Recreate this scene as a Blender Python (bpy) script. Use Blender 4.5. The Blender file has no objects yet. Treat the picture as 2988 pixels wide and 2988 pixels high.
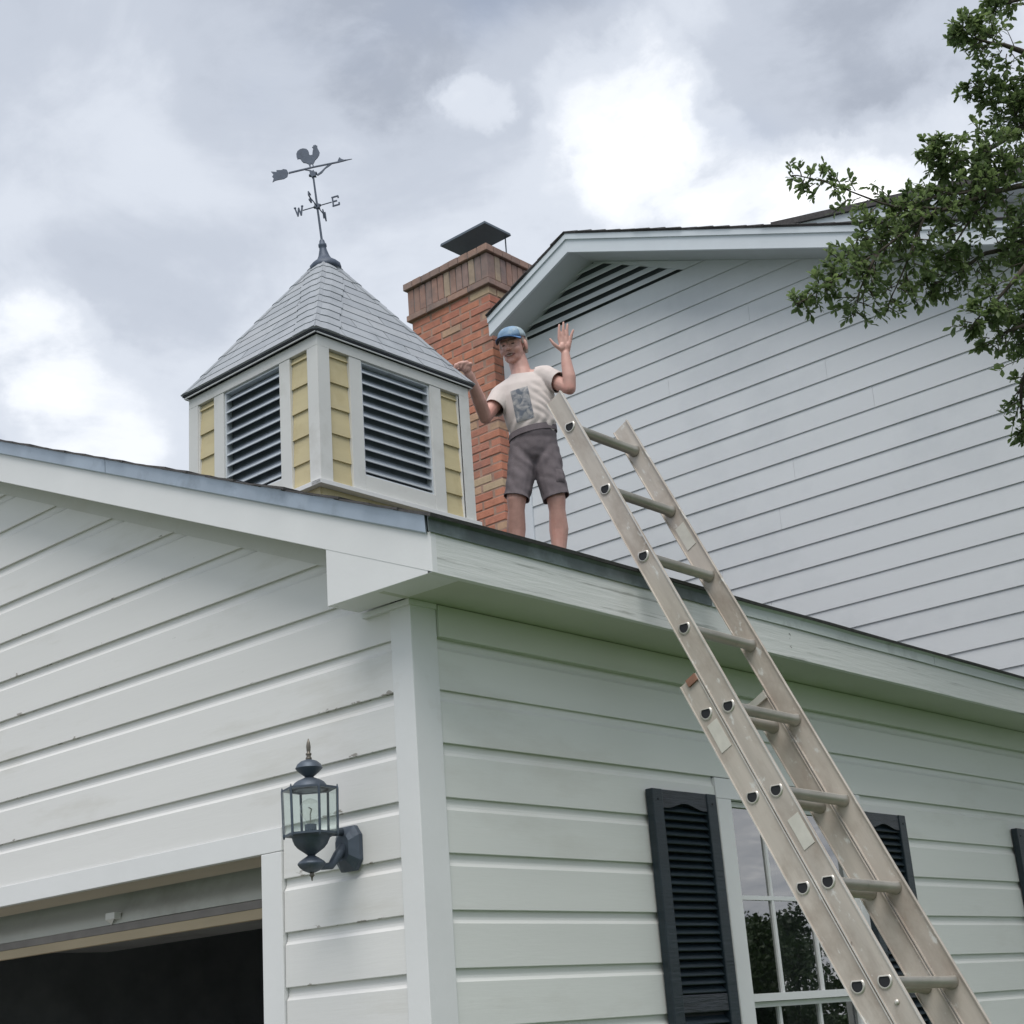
import bpy, bmesh, math, random
from mathutils import Vector, Matrix, noise as mnoise
R = math.radians
random.seed(7)
scene = bpy.context.scene
COL = scene.collection

# ------------------------------------------------------------------ camera
cam_d = bpy.data.cameras.new("camera")
cam = bpy.data.objects.new("camera", cam_d)
COL.objects.link(cam)
cam_d.sensor_width = 36
cam_d.lens = 4426.94 / 2988 * 36
cam_d.clip_start = 0.05
cam_d.clip_end = 2000
cam.matrix_world = (Matrix.Translation((3.028, -3.049, -1.117)) @ Matrix.Rotation(R(40.542), 4, 'Z')
                    @ Matrix.Rotation(R(90 + 18.926), 4, 'X') @ Matrix.Rotation(R(-4.299), 4, 'Z'))
scene.camera = cam

# ------------------------------------------------------------------ sky
world = bpy.data.worlds.new("World")
scene.world = world
world.use_nodes = True
SUN_EL, SUN_AZ = 63, -56          # azimuth measured from +x, counter-clockwise


def build_sky():
    nt = world.node_tree
    N, L = nt.nodes, nt.links
    N.clear()
    out = N.new('ShaderNodeOutputWorld')
    bg = N.new('ShaderNodeBackground')
    bg.inputs['Strength'].default_value = 0.1
    L.new(bg.outputs[0], out.inputs[0])
    sky = N.new('ShaderNodeTexSky')
    sky.sky_type = 'NISHITA'
    sky.sun_disc = False
    sky.sun_elevation = R(SUN_EL)
    sky.sun_rotation = R(90 - SUN_AZ)
    tc = N.new('ShaderNodeTexCoord')
    D = tc.outputs['Generated']
    sep = N.new('ShaderNodeSeparateXYZ')
    L.new(D, sep.inputs[0])

    def math_(op, a, b=None, clamp=False):
        n = N.new('ShaderNodeMath'); n.operation = op; n.use_clamp = clamp
        for i, v in enumerate((a, b)):
            if v is None: continue
            if isinstance(v, (int, float)): n.inputs[i].default_value = v
            else: L.new(v, n.inputs[i])
        return n.outputs[0]
    zc = math_('ADD', math_('MAXIMUM', sep.outputs[2], 0.02), 0.22)
    comb = N.new('ShaderNodeCombineXYZ')
    L.new(math_('DIVIDE', sep.outputs[0], zc), comb.inputs[0])
    L.new(math_('DIVIDE', sep.outputs[1], zc), comb.inputs[1])
    P = comb.outputs[0]

    def noise(scale, detail, rough, off=(0, 0, 0), dist=0.0):
        m = N.new('ShaderNodeMapping'); m.inputs['Location'].default_value = off
        L.new(P, m.inputs[0])
        n = N.new('ShaderNodeTexNoise'); n.inputs['Scale'].default_value = scale
        n.inputs['Detail'].default_value = detail; n.inputs['Roughness'].default_value = rough
        n.inputs['Distortion'].default_value = dist
        L.new(m.outputs[0], n.inputs[0])
        return n.outputs['Fac']

    def ramp(f, pts):
        r = N.new('ShaderNodeValToRGB')
        r.color_ramp.interpolation = 'EASE'
        while len(r.color_ramp.elements) < len(pts): r.color_ramp.elements.new(0.5)
        for e, (p, c) in zip(r.color_ramp.elements, pts):
            e.position = p; e.color = (*c, 1)
        L.new(f, r.inputs[0])
        return r.outputs[0]

    def mix(f, a, b, bt='MIX'):
        n = N.new('ShaderNodeMixRGB'); n.blend_type = bt
        for i, v in enumerate((f, a, b)):
            if isinstance(v, (int, float)): n.inputs[i].default_value = v
            elif isinstance(v, tuple): n.inputs[i].default_value = (*v, 1)
            else: L.new(v, n.inputs[i])
        return n.outputs[0]
    n1 = noise(1.7, 6, 0.55, SKY_OFF, 0.25)
    n2 = noise(4.5, 8, 0.6, (0.4, 5.2, 0), 0.5)
    dens = math_('ADD', math_('MULTIPLY', n1, 0.62), math_('MULTIPLY', n2, 0.38))

    # thin places in the overcast (world directions): inner/outer radius in degrees, weight; edges broken up by turbulence
    wm = N.new('ShaderNodeTexNoise'); wm.inputs['Scale'].default_value = 7.0; wm.inputs['Detail'].default_value = 7
    wm.inputs['Roughness'].default_value = 0.62
    L.new(D, wm.inputs[0])
    w1 = N.new('ShaderNodeVectorMath'); w1.operation = 'SUBTRACT'; L.new(wm.outputs['Color'], w1.inputs[0]); w1.inputs[1].default_value = (0.5, 0.5, 0.5)
    w2 = N.new('ShaderNodeVectorMath'); w2.operation = 'SCALE'; L.new(w1.outputs[0], w2.inputs[0]); w2.inputs['Scale'].default_value = 0.10
    w3 = N.new('ShaderNodeVectorMath'); w3.operation = 'ADD'; L.new(D, w3.inputs[0]); L.new(w2.outputs[0], w3.inputs[1])
    w4 = N.new('ShaderNodeVectorMath'); w4.operation = 'NORMALIZE'; L.new(w3.outputs[0], w4.inputs[0])
    DW = w4.outputs[0]

    def gap(d, inner, outer, w):
        v = N.new('ShaderNodeVectorMath'); v.operation = 'DOT_PRODUCT'
        L.new(DW, v.inputs[0]); v.inputs[1].default_value = Vector(d).normalized()
        r = N.new('ShaderNodeMapRange'); r.interpolation_type = 'SMOOTHSTEP'
        r.inputs['From Min'].default_value = math.cos(R(outer)); r.inputs['From Max'].default_value = math.cos(R(inner))
        r.inputs['To Min'].default_value = 0; r.inputs['To Max'].default_value = w
        L.new(v.outputs['Value'], r.inputs[0])
        return r.outputs[0]
    gaps = None
    for g in GAPS:
        o = gap(*g)
        gaps = o if gaps is None else math_('ADD', gaps, o)
    n3 = noise(11, 6, 0.6, (2.2, 8.3, 0), 0.3)
    gaps = math_('MULTIPLY', gaps, math_('ADD', math_('MULTIPLY', n3, 2.6), -0.25))
    lum = math_('ADD', dens, gaps)
    cloud = ramp(lum, [(0.28, (3.4, 3.75, 4.4)), (0.44, (4.6, 5.0, 5.7)), (0.57, (5.75, 6.15, 6.8)), (0.76, (7.6, 7.9, 8.35)), (1.04, (11.2, 11.25, 11.3))])
    cloud = mix(1.0, cloud, SKY_GAIN, 'MULTIPLY')
    # small openings of blue behind the thin sheet
    blue = ramp(noise(2.3, 4, 0.5, (7.7, 2.1, 0)), [(0.55, (0, 0, 0)), (0.75, (0.35, 0.35, 0.35))])
    col = mix(blue, cloud, sky.outputs[0])
    L.new(col, bg.inputs['Color'])


SKY_OFF = (6.2, 0.9, 0)
SKY_GAIN = (0.71, 0.71, 0.715)
GAPS = [((-0.474, 0.689, 0.549), 0.0, 4.2, 0.22), ((-0.482, 0.708, 0.516), 0.1, 3.2, 0.18), ((-0.470, 0.705, 0.530), 1.0, 10.0, 0.12),
        ((-0.544, 0.627, 0.558), 0.0, 1.5, 0.15),
        ((-0.436, 0.753, 0.492), 0.2, 3.4, 0.20), ((-0.383, 0.788, 0.481), 0.2, 3.4, 0.30), ((-0.341, 0.802, 0.491), 0.2, 3.4, 0.24),
        ((-0.780, 0.467, 0.417), 0.0, 2.8, 0.19), ((-0.780, 0.502, 0.373), 0.0, 3.6, 0.13),
        ((-0.356, 0.759, 0.555), 0.5, 7.5, -0.14), ((-0.510, 0.610, 0.612), 0.5, 8.0, -0.15), ((-0.600, 0.530, 0.600), 0.5, 7.0, -0.09),
        ((-0.730, 0.520, 0.445), 0.5, 5.0, -0.06), ((0.54, 0.83, 0.11), 3.0, 14.0, 0.26)]
build_sky()

sun_d = bpy.data.lights.new("sun", 'SUN')
sun_d.energy = 1.5
sun_d.angle = R(40)
sun_d.color = (1.0, 0.96, 0.9)
sun = bpy.data.objects.new("sun", sun_d)
COL.objects.link(sun)
sd = Vector((math.cos(R(SUN_EL)) * math.cos(R(SUN_AZ)), math.cos(R(SUN_EL)) * math.sin(R(SUN_AZ)), math.sin(R(SUN_EL))))
sun.rotation_euler = sd.to_track_quat('Z', 'Y').to_euler()
sun.location = sd * 30

vs = scene.view_settings
vs.view_transform = 'Standard'
vs.look = 'None'
vs.exposure = 0.84
vs.gamma = 1
vs.use_curve_mapping = False


# ------------------------------------------------------------------ materials
def mat(name, base, rough=0.6, metal=0.0, vary=0.06, vscale=3.0, bump=0.0, bscale=40.0, stretch=(1, 1, 1), edge_wear=False, axes=None,
        dirt=None, dirt_scale=2.0, dirt_lo=0.6, dirt_hi=0.8, dirt_stretch=(1, 1, 1), rand=None, spec=0.5, fleck=None):
    """Procedural paint/wood/metal: noise variation, dirt noise, fine relief, optional per-piece colours."""
    m = bpy.data.materials.new(name)
    m.use_nodes = True
    nt = m.node_tree
    N, L = nt.nodes, nt.links
    bs = N['Principled BSDF']
    bs.inputs['Roughness'].default_value = rough
    bs.inputs['Metallic'].default_value = metal
    bs.inputs['Specular IOR Level'].default_value = spec
    geo = N.new('ShaderNodeNewGeometry')

    pos = geo.outputs['Position']
    if axes:                        # texture frame laid along a slanting part
        cb = N.new('ShaderNodeCombineXYZ')
        for i, ax in enumerate(axes):
            dt = N.new('ShaderNodeVectorMath'); dt.operation = 'DOT_PRODUCT'
            L.new(pos, dt.inputs[0]); dt.inputs[1].default_value = ax
            L.new(dt.outputs['Value'], cb.inputs[i])
        pos = cb.outputs[0]

    def noise(scale, st, detail=5, rough_=0.55):
        mp = N.new('ShaderNodeMapping'); mp.inputs['Scale'].default_value = st
        L.new(pos, mp.inputs[0])
        n = N.new('ShaderNodeTexNoise'); n.inputs['Scale'].default_value = scale
        n.inputs['Detail'].default_value = detail; n.inputs['Roughness'].default_value = rough_
        L.new(mp.outputs[0], n.inputs[0])
        return n.outputs['Fac']
    if rand:
        oi = N.new('ShaderNodeObjectInfo')
        rp = N.new('ShaderNodeValToRGB'); rp.color_ramp.interpolation = 'CONSTANT'
        while len(rp.color_ramp.elements) < len(rand): rp.color_ramp.elements.new(0.5)
        for i, c in enumerate(rand):
            rp.color_ramp.elements[i].position = i / len(rand); rp.color_ramp.elements[i].color = (*c, 1)
        L.new(oi.outputs['Random'], rp.inputs[0])
        col = rp.outputs[0]
    else:
        rgb = N.new('ShaderNodeRGB'); rgb.outputs[0].default_value = (*base, 1)
        col = rgb.outputs[0]
    f = noise(vscale, stretch)
    mr = N.new('ShaderNodeMapRange')
    mr.inputs['From Min'].default_value = 0.3; mr.inputs['From Max'].default_value = 0.7
    mr.inputs['To Min'].default_value = 1 - vary; mr.inputs['To Max'].default_value = 1 + vary
    L.new(f, mr.inputs[0])
    mx = N.new('ShaderNodeVectorMath'); mx.operation = 'SCALE'
    L.new(col, mx.inputs[0]); L.new(mr.outputs[0], mx.inputs['Scale'])
    col = mx.outputs[0]
    for spec_ in ([(dirt, dirt_scale, dirt_lo, dirt_hi, dirt_stretch)] if dirt else []) + (fleck or []):
        dc, ds, lo, hi, st = spec_
        f2 = noise(ds, st, 8, 0.65)
        mr2 = N.new('ShaderNodeMapRange'); mr2.inputs['From Min'].default_value = lo; mr2.inputs['From Max'].default_value = hi
        L.new(f2, mr2.inputs[0])
        mm = N.new('ShaderNodeMixRGB')
        L.new(mr2.outputs[0], mm.inputs[0]); L.new(col, mm.inputs[1]); mm.inputs[2].default_value = (*dc, 1)
        col = mm.outputs[0]
    if edge_wear:
        # paint lost along the lower edge of each course
        sp = N.new('ShaderNodeSeparateXYZ'); L.new(geo.outputs['Position'], sp.inputs[0])
        dv = N.new('ShaderNodeMath'); dv.operation = 'MULTIPLY_ADD'; L.new(sp.outputs[2], dv.inputs[0])
        dv.inputs[1].default_value = 1 / 0.15716; dv.inputs[2].default_value = 40.0
        fr_ = N.new('ShaderNodeMath'); fr_.operation = 'FRACT'; L.new(dv.outputs[0], fr_.inputs[0])
        lt = N.new('ShaderNodeMapRange'); lt.inputs['From Min'].default_value = 0.02; lt.inputs['From Max'].default_value = 0.16
        lt.inputs['To Min'].default_value = 1; lt.inputs['To Max'].default_value = 0
        L.new(fr_.outputs[0], lt.inputs[0])
        a1 = noise(26, (0.5, 1, 1.6), 6, 0.6); a2 = noise(1.3, (1, 1, 1.6), 3, 0.5)
        m1 = N.new('ShaderNodeMath'); m1.operation = 'MULTIPLY_ADD'; L.new(lt.outputs[0], m1.inputs[0]); m1.inputs[1].default_value = 0.16; L.new(a1, m1.inputs[2])
        m2 = N.new('ShaderNodeMath'); m2.operation = 'MULTIPLY_ADD'; L.new(a2, m2.inputs[0]); m2.inputs[1].default_value = 0.55; L.new(m1.outputs[0], m2.inputs[2])
        m3 = N.new('ShaderNodeMapRange'); m3.inputs['From Min'].default_value = 1.085; m3.inputs['From Max'].default_value = 1.12
        L.new(m2.outputs[0], m3.inputs[0])
        mm = N.new('ShaderNodeMixRGB'); L.new(m3.outputs[0], mm.inputs[0]); L.new(col, mm.inputs[1]); mm.inputs[2].default_value = (0.31, 0.29, 0.265, 1)
        col = mm.outputs[0]
    L.new(col, bs.inputs['Base Color'])
    if bump:
        f3 = noise(bscale, stretch, 6, 0.6)
        bp = N.new('ShaderNodeBump'); bp.inputs['Strength'].default_value = bump; bp.inputs['Distance'].default_value = 0.004
        L.new(f3, bp.inputs['Height']); L.new(bp.outputs[0], bs.inputs['Normal'])
    return m


WHITE = (0.70, 0.71, 0.69)
M = {}
M['siding_front'] = mat('white siding paint', (0.72, 0.715, 0.705), 0.5, edge_wear=True, vary=0.03, vscale=1.6, bump=0.10, bscale=28, stretch=(0.35, 1, 4),
                        dirt=(0.50, 0.48, 0.42), dirt_scale=2.2, dirt_lo=0.55, dirt_hi=0.95, dirt_stretch=(0.5, 1, 2.5),
                        fleck=[((0.16, 0.14, 0.12), 16, 0.715, 0.735, (0.45, 1, 2.2))])
M['frieze'] = mat('frieze paint with eave shade', (0.58, 0.61, 0.53), 0.6, vary=0.06, vscale=2, bump=0.12, stretch=(1, 0.35, 4))  # base darkened and greened to paint in the shade under the eave
M['siding_side'] = mat('white siding paint side', (0.70, 0.712, 0.685), 0.5, vary=0.035, vscale=1.4, bump=0.10, bscale=28, stretch=(1, 0.35, 4),
                       dirt=(0.52, 0.51, 0.46), dirt_scale=2.0, dirt_lo=0.55, dirt_hi=0.95, dirt_stretch=(1, 0.5, 2.0))
M['trim'] = mat('white trim paint', (0.73, 0.735, 0.74), 0.45, vary=0.03, bump=0.15, bscale=22, stretch=(1, 1, 1),
                dirt=(0.5, 0.47, 0.42), dirt_scale=3.0, dirt_lo=0.62, dirt_hi=0.95)
M['fascia'] = mat('weathered fascia paint', (0.68, 0.69, 0.675), 0.6, vary=0.05, vscale=3, bump=0.6, bscale=14, stretch=(1, 0.25, 5),
                  dirt=(0.36, 0.37, 0.35), dirt_scale=9, dirt_lo=0.60, dirt_hi=0.68, dirt_stretch=(1, 0.16, 5),
                  fleck=[((0.12, 0.12, 0.11), 5, 0.73, 0.75, (1, 1, 1.4))])
M['soffit'] = mat('soffit paint', (0.52, 0.545, 0.46), 0.65, vary=0.06, vscale=2.2, bump=0.15)  # overhang shade and green grass bounce painted into the base colour
M['rake_frieze'] = mat('frieze paint', (0.60, 0.60, 0.58), 0.6, vary=0.05, vscale=3, bump=0.15, dirt=(0.45, 0.43, 0.38), dirt_scale=3, dirt_lo=0.5, dirt_hi=0.9)
M['house_siding'] = mat('house siding paint', (0.64, 0.665, 0.69), 0.5, vary=0.03, vscale=1.0, bump=0.1, stretch=(0.3, 1, 3),
                        dirt=(0.5, 0.53, 0.56), dirt_scale=1.2, dirt_lo=0.5, dirt_hi=0.9)
M['house_trim'] = mat('house trim paint', (0.66, 0.71, 0.76), 0.5, vary=0.04)
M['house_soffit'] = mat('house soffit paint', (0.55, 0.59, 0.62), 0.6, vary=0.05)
M['dark'] = mat('dark cavity', (0.02, 0.022, 0.026), 0.9)
M['core'] = mat('wall sheathing', (0.22, 0.235, 0.26), 0.9, vary=0.2)
M['vent_dark'] = mat('vent cavity', (0.06, 0.068, 0.078), 0.9)
M['drip_blue'] = mat('galvanized drip edge', (0.40, 0.46, 0.53), 0.42, metal=0.45, vary=0.10, vscale=7, bump=0.3, bscale=9, stretch=(1, 1, 1),
                     dirt=(0.18, 0.21, 0.24), dirt_scale=5, dirt_lo=0.55, dirt_hi=0.85)
M['drip_dark'] = mat('grey-green drip edge', (0.125, 0.15, 0.152), 0.5, metal=0.3, vary=0.2, vscale=6, bump=0.3, bscale=10,
                     dirt=(0.3, 0.36, 0.36), dirt_scale=4, dirt_lo=0.5, dirt_hi=0.8)
M['drip_pale'] = mat('painted drip edge', (0.50, 0.54, 0.53), 0.5, vary=0.08, dirt=(0.25, 0.27, 0.26), dirt_scale=6, dirt_lo=0.55, dirt_hi=0.8)
M['asphalt_shingle'] = mat('asphalt shingle', (0.075, 0.07, 0.072), 0.9, vary=0.25, vscale=30, bump=0.8, bscale=200)
M['grey_shingle'] = mat('grey cupola shingle', None, 0.85, vary=0.07, vscale=9, bump=0.35, bscale=160,
                        rand=[(0.315, 0.338, 0.37), (0.335, 0.357, 0.39), (0.305, 0.327, 0.36), (0.34, 0.36, 0.39), (0.325, 0.348, 0.38)],
                        dirt=(0.20, 0.22, 0.25), dirt_scale=4, dirt_lo=0.55, dirt_hi=0.95)
M['shingle_edge'] = mat('shingle underside', (0.09, 0.10, 0.12), 0.9, vary=0.15)
M['cupola_trim'] = mat('cupola trim paint', (0.64, 0.645, 0.63), 0.5, vary=0.05, vscale=2.5, bump=0.12,
                       dirt=(0.42, 0.41, 0.37), dirt_scale=3.5, dirt_lo=0.55, dirt_hi=0.95)
M['yellow'] = mat('yellow clapboard paint', (0.55, 0.475, 0.285), 0.6, vary=0.06, vscale=4, bump=0.2, bscale=30, stretch=(0.4, 0.4, 3),
                  dirt=(0.40, 0.32, 0.16), dirt_scale=5, dirt_lo=0.52, dirt_hi=0.9)
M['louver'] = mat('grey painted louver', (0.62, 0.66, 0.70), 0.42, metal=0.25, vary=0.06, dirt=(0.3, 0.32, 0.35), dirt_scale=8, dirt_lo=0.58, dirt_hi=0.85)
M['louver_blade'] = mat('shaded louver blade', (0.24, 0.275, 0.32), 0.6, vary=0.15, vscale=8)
M['screen'] = mat('dark insect screen', (0.12, 0.145, 0.175), 0.8, vary=0.2, vscale=12, fleck=[((0.4, 0.42, 0.44), 40, 0.76, 0.78, (1, 1, 1))])
BR = [(0.50, 0.205, 0.130), (0.47, 0.19, 0.120), (0.51, 0.215, 0.140), (0.44, 0.18, 0.120), (0.48, 0.20, 0.135), (0.42, 0.185, 0.130),
      (0.49, 0.205, 0.130), (0.40, 0.195, 0.145), (0.51, 0.205, 0.130), (0.50, 0.21, 0.135), (0.46, 0.185, 0.125), (0.45, 0.18, 0.125), (0.48, 0.195, 0.130), (0.48, 0.31, 0.205)]
M['brick'] = mat('red brick', None, 0.85, vary=0.16, vscale=14, bump=0.6, bscale=70, rand=BR,
                 dirt=(0.20, 0.16, 0.15), dirt_scale=3.0, dirt_lo=0.52, dirt_hi=0.85)
M['brick_soot'] = mat('weathered top brick', None, 0.88, vary=0.16, vscale=12, bump=0.6, bscale=70,
                      rand=[(0.31, 0.20, 0.165), (0.34, 0.205, 0.165), (0.29, 0.20, 0.175), (0.32, 0.21, 0.175), (0.38, 0.29, 0.215), (0.28, 0.195, 0.175),
                            (0.33, 0.205, 0.165), (0.30, 0.20, 0.17)],
                      dirt=(0.14, 0.135, 0.14), dirt_scale=3.5, dirt_lo=0.48, dirt_hi=0.85)
M['brick_belt'] = mat('sooty belt brick', None, 0.88, vary=0.16, vscale=12, bump=0.6, bscale=70,
                      rand=[(0.32, 0.205, 0.165), (0.29, 0.195, 0.165), (0.34, 0.215, 0.17), (0.28, 0.20, 0.175)],
                      dirt=(0.14, 0.135, 0.14), dirt_scale=3.5, dirt_lo=0.48, dirt_hi=0.85)
M['brick_tan'] = mat('tan brick', (0.48, 0.36, 0.24), 0.85, vary=0.12, vscale=14, bump=0.5, bscale=70)
M['mortar'] = mat('mortar', (0.36, 0.235, 0.185), 0.95, vary=0.2, vscale=10, bump=0.5, bscale=90)
M['soot_mortar'] = mat('crown mortar', (0.20, 0.185, 0.185), 0.95, vary=0.25, vscale=8, bump=0.6, bscale=60)
M['dark_metal'] = mat('dark sheet metal', (0.10, 0.125, 0.155), 0.55, metal=0.3, vary=0.1, vscale=5)
M['vane'] = mat('aged iron', (0.072, 0.092, 0.13), 0.55, metal=0.3, vary=0.15, vscale=20, bump=0.2)
M['shutter'] = mat('dark shutter vinyl', (0.011, 0.021, 0.029), 0.42, vary=0.2, vscale=3, bump=0.5, bscale=22, stretch=(1, 0.5, 5))
M['shutter_grain'] = mat('shutter wood grain vinyl', (0.020, 0.025, 0.034), 0.4, vary=0.45, vscale=30, bump=0.9, bscale=30, stretch=(1, 0.25, 2.6))
LAX = [(0.444, -0.040, -0.895), (0.038, 0.999, -0.026), (0.895, -0.022, 0.445)]
M['alu'] = mat('weathered aluminium', (0.525, 0.475, 0.42), 0.5, metal=0.22, vary=0.12, vscale=16, bump=0.2, bscale=90, stretch=(0.12, 1, 1), axes=LAX,
               dirt=(0.27, 0.21, 0.165), dirt_scale=7, dirt_lo=0.46, dirt_hi=0.80, dirt_stretch=(0.55, 1, 1),
               fleck=[((0.66, 0.65, 0.62), 34, 0.60, 0.68, (0.5, 1, 1)), ((0.16, 0.13, 0.11), 24, 0.70, 0.73, (0.25, 1, 1))])
M['alu_bright'] = mat('bright aluminium and edge highlight', (0.66, 0.63, 0.58), 0.38, metal=0.55, vary=0.08, vscale=12)  # bright metal, also the painted highlight strips on the rail lips
M['rung'] = mat('aluminium rung', (0.42, 0.395, 0.35), 0.42, metal=0.5, vary=0.10, vscale=14,
                dirt=(0.22, 0.2, 0.18), dirt_scale=16, dirt_lo=0.6, dirt_hi=0.8)
M['sticker'] = mat('faded sticker', (0.57, 0.555, 0.50), 0.6, vary=0.08, vscale=30)
M['cap_brown'] = mat('brown end cap', (0.24, 0.125, 0.085), 0.6, vary=0.2, vscale=40)
M['lamp_metal'] = mat('dark lantern metal', (0.075, 0.095, 0.125), 0.5, metal=0.35, vary=0.15, vscale=18, bump=0.25, bscale=50,
                      dirt=(0.16, 0.17, 0.19), dirt_scale=14, dirt_lo=0.55, dirt_hi=0.8)
M['brass'] = mat('tarnished brass', (0.15, 0.135, 0.115), 0.45, metal=0.6, vary=0.2, vscale=30)
M['skin'] = mat('skin', (0.60, 0.35, 0.295), 0.5, vary=0.09, vscale=22, bump=0.12, bscale=120,
                dirt=(0.60, 0.28, 0.235), dirt_scale=7, dirt_lo=0.5, dirt_hi=0.8)
M['hair'] = mat('grey hair', (0.40, 0.36, 0.32), 0.7, vary=0.2, vscale=60, bump=0.6, bscale=150)
M['whisker'] = mat('grey moustache', (0.36, 0.235, 0.20), 0.75, vary=0.25, vscale=90, bump=0.5, bscale=200)
M['lip'] = mat('mouth', (0.20, 0.075, 0.07), 0.5)
M['teeth'] = mat('teeth', (0.36, 0.29, 0.25), 0.4)
M['eye'] = mat('eye', (0.06, 0.04, 0.035), 0.3)
M['cap_blue'] = mat('blue cap cloth', (0.10, 0.215, 0.43), 0.85, vary=0.12, vscale=40, bump=0.3, bscale=150)
M['cap_mid'] = mat('mid blue cap cloth', (0.20, 0.31, 0.44), 0.85, vary=0.15, vscale=30, bump=0.3, bscale=150, dirt=(0.42, 0.50, 0.55), dirt_scale=14, dirt_lo=0.5, dirt_hi=0.7)  # mid blue with paler noise patches
M['cap_pale'] = mat('pale cap cloth', (0.36, 0.45, 0.50), 0.85, vary=0.15, vscale=40, bump=0.3, bscale=150)  # crown cloth, paler and greyer than the brim
M['cap_under'] = mat('cap brim underside', (0.045, 0.06, 0.085), 0.9)
M['shorts'] = mat('grey cargo cloth', (0.150, 0.128, 0.140), 0.9, vary=0.14, vscale=16, bump=0.4, bscale=180)
M['shoe'] = mat('worn shoe leather', (0.16, 0.12, 0.09), 0.7, vary=0.2, vscale=30)
M['oak_leaf'] = None
M['bark'] = mat('oak bark', (0.075, 0.062, 0.05), 0.95, vary=0.35, vscale=18, bump=0.9, bscale=25, stretch=(1, 1, 0.35))
M['lawn'] = mat('lawn grass', (0.048, 0.088, 0.024), 0.95, vary=0.35, vscale=1.5, bump=0.6, bscale=60)
M['concrete'] = mat('driveway concrete', (0.25, 0.24, 0.22), 0.9, vary=0.12, vscale=2, bump=0.3, bscale=80)
M['curtain'] = mat('grey curtain', (0.30, 0.30, 0.36), 0.9, vary=0.06, vscale=3)
M['tan_wood'] = mat('tan door strip', (0.50, 0.41, 0.29), 0.7, vary=0.1, vscale=6, stretch=(0.3, 1, 1))
M['door_paint'] = mat('weathered door paint', (0.56, 0.57, 0.56), 0.6, vary=0.10, vscale=2.4, bump=0.2, stretch=(0.6, 1, 1),
                      dirt=(0.33, 0.32, 0.30), dirt_scale=1.8, dirt_lo=0.5, dirt_hi=0.8)
M['head_under'] = mat('door head underside', (0.52, 0.46, 0.38), 0.7, vary=0.1, vscale=4, stretch=(0.4, 1, 1))
M['rubber'] = mat('grey weatherstrip', (0.27, 0.25, 0.25), 0.8, vary=0.15, vscale=8)


def leaf_mat(name, c1, c2, transl=0.35):
    m = bpy.data.materials.new(name); m.use_nodes = True
    nt = m.node_tree; N, L = nt.nodes, nt.links
    bs = N['Principled BSDF']; bs.inputs['Roughness'].default_value = 0.5
    at = N.new('ShaderNodeAttribute'); at.attribute_name = 'tint'
    mx = N.new('ShaderNodeMixRGB'); mx.inputs[1].default_value = (*c1, 1); mx.inputs[2].default_value = (*c2, 1)
    L.new(at.outputs['Fac'], mx.inputs[0]); L.new(mx.outputs[0], bs.inputs['Base Color'])
    tr = N.new('ShaderNodeBsdfTranslucent'); L.new(mx.outputs[0], tr.inputs[0])
    ms = N.new('ShaderNodeMixShader'); ms.inputs[0].default_value = transl
    L.new(bs.outputs[0], ms.inputs[1]); L.new(tr.outputs[0], ms.inputs[2])
    L.new(ms.outputs[0], N['Material Output'].inputs[0])
    return m


M['oak_leaf'] = leaf_mat('oak leaf', (0.090, 0.140, 0.058), (0.205, 0.275, 0.105), 0.6)
M['far_leaf'] = leaf_mat('far leaf', (0.025, 0.05, 0.02), (0.06, 0.10, 0.035))


def glass_mat(name, tint, rough=0.02, refl=1.0, ior=1.55):
    m = bpy.data.materials.new(name); m.use_nodes = True
    nt = m.node_tree; N, L = nt.nodes, nt.links
    N.remove(N['Principled BSDF'])
    t = N.new('ShaderNodeBsdfTransparent'); t.inputs[0].default_value = (*tint, 1)
    g = N.new('ShaderNodeBsdfGlossy'); g.inputs['Roughness'].default_value = rough
    g.inputs[0].default_value = (refl, refl, refl, 1)
    fr = N.new('ShaderNodeFresnel'); fr.inputs[0].default_value = ior
    geo = N.new('ShaderNodeNewGeometry')
    n = N.new('ShaderNodeTexNoise'); n.inputs['Scale'].default_value = 2.5
    L.new(geo.outputs['Position'], n.inputs[0])
    bp = N.new('ShaderNodeBump'); bp.inputs['Strength'].default_value = 0.008; bp.inputs['Distance'].default_value = 0.05
    L.new(n.outputs['Fac'], bp.inputs['Height']); L.new(bp.outputs[0], g.inputs['Normal'])
    ms = N.new('ShaderNodeMixShader')
    inv = N.new('ShaderNodeMath'); inv.operation = 'SUBTRACT'; inv.inputs[0].default_value = 1
    L.new(geo.outputs['Backfacing'], inv.inputs[1])
    mu = N.new('ShaderNodeMath'); mu.operation = 'MULTIPLY'
    L.new(fr.outputs[0], mu.inputs[0]); L.new(inv.outputs[0], mu.inputs[1])
    L.new(mu.outputs[0], ms.inputs[0]); L.new(t.outputs[0], ms.inputs[1]); L.new(g.outputs[0], ms.inputs[2])
    L.new(ms.outputs[0], N['Material Output'].inputs[0])
    return m


M['window_glass'] = glass_mat('window glass', (0.50, 0.52, 0.50), 0.008, 1.0, 3.0)
M['lamp_glass'] = glass_mat('bevelled lamp glass', (0.945, 0.975, 0.965), 0.05)
M['bulb_glass'] = glass_mat('clear bulb glass', (0.95, 0.955, 0.94), 0.03)


def shirt_mat():
    m = mat('off white cotton', (0.64, 0.575, 0.55), 0.9, vary=0.06, vscale=8, bump=0.2, bscale=160)
    return m


M['shirt'] = shirt_mat()


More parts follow.
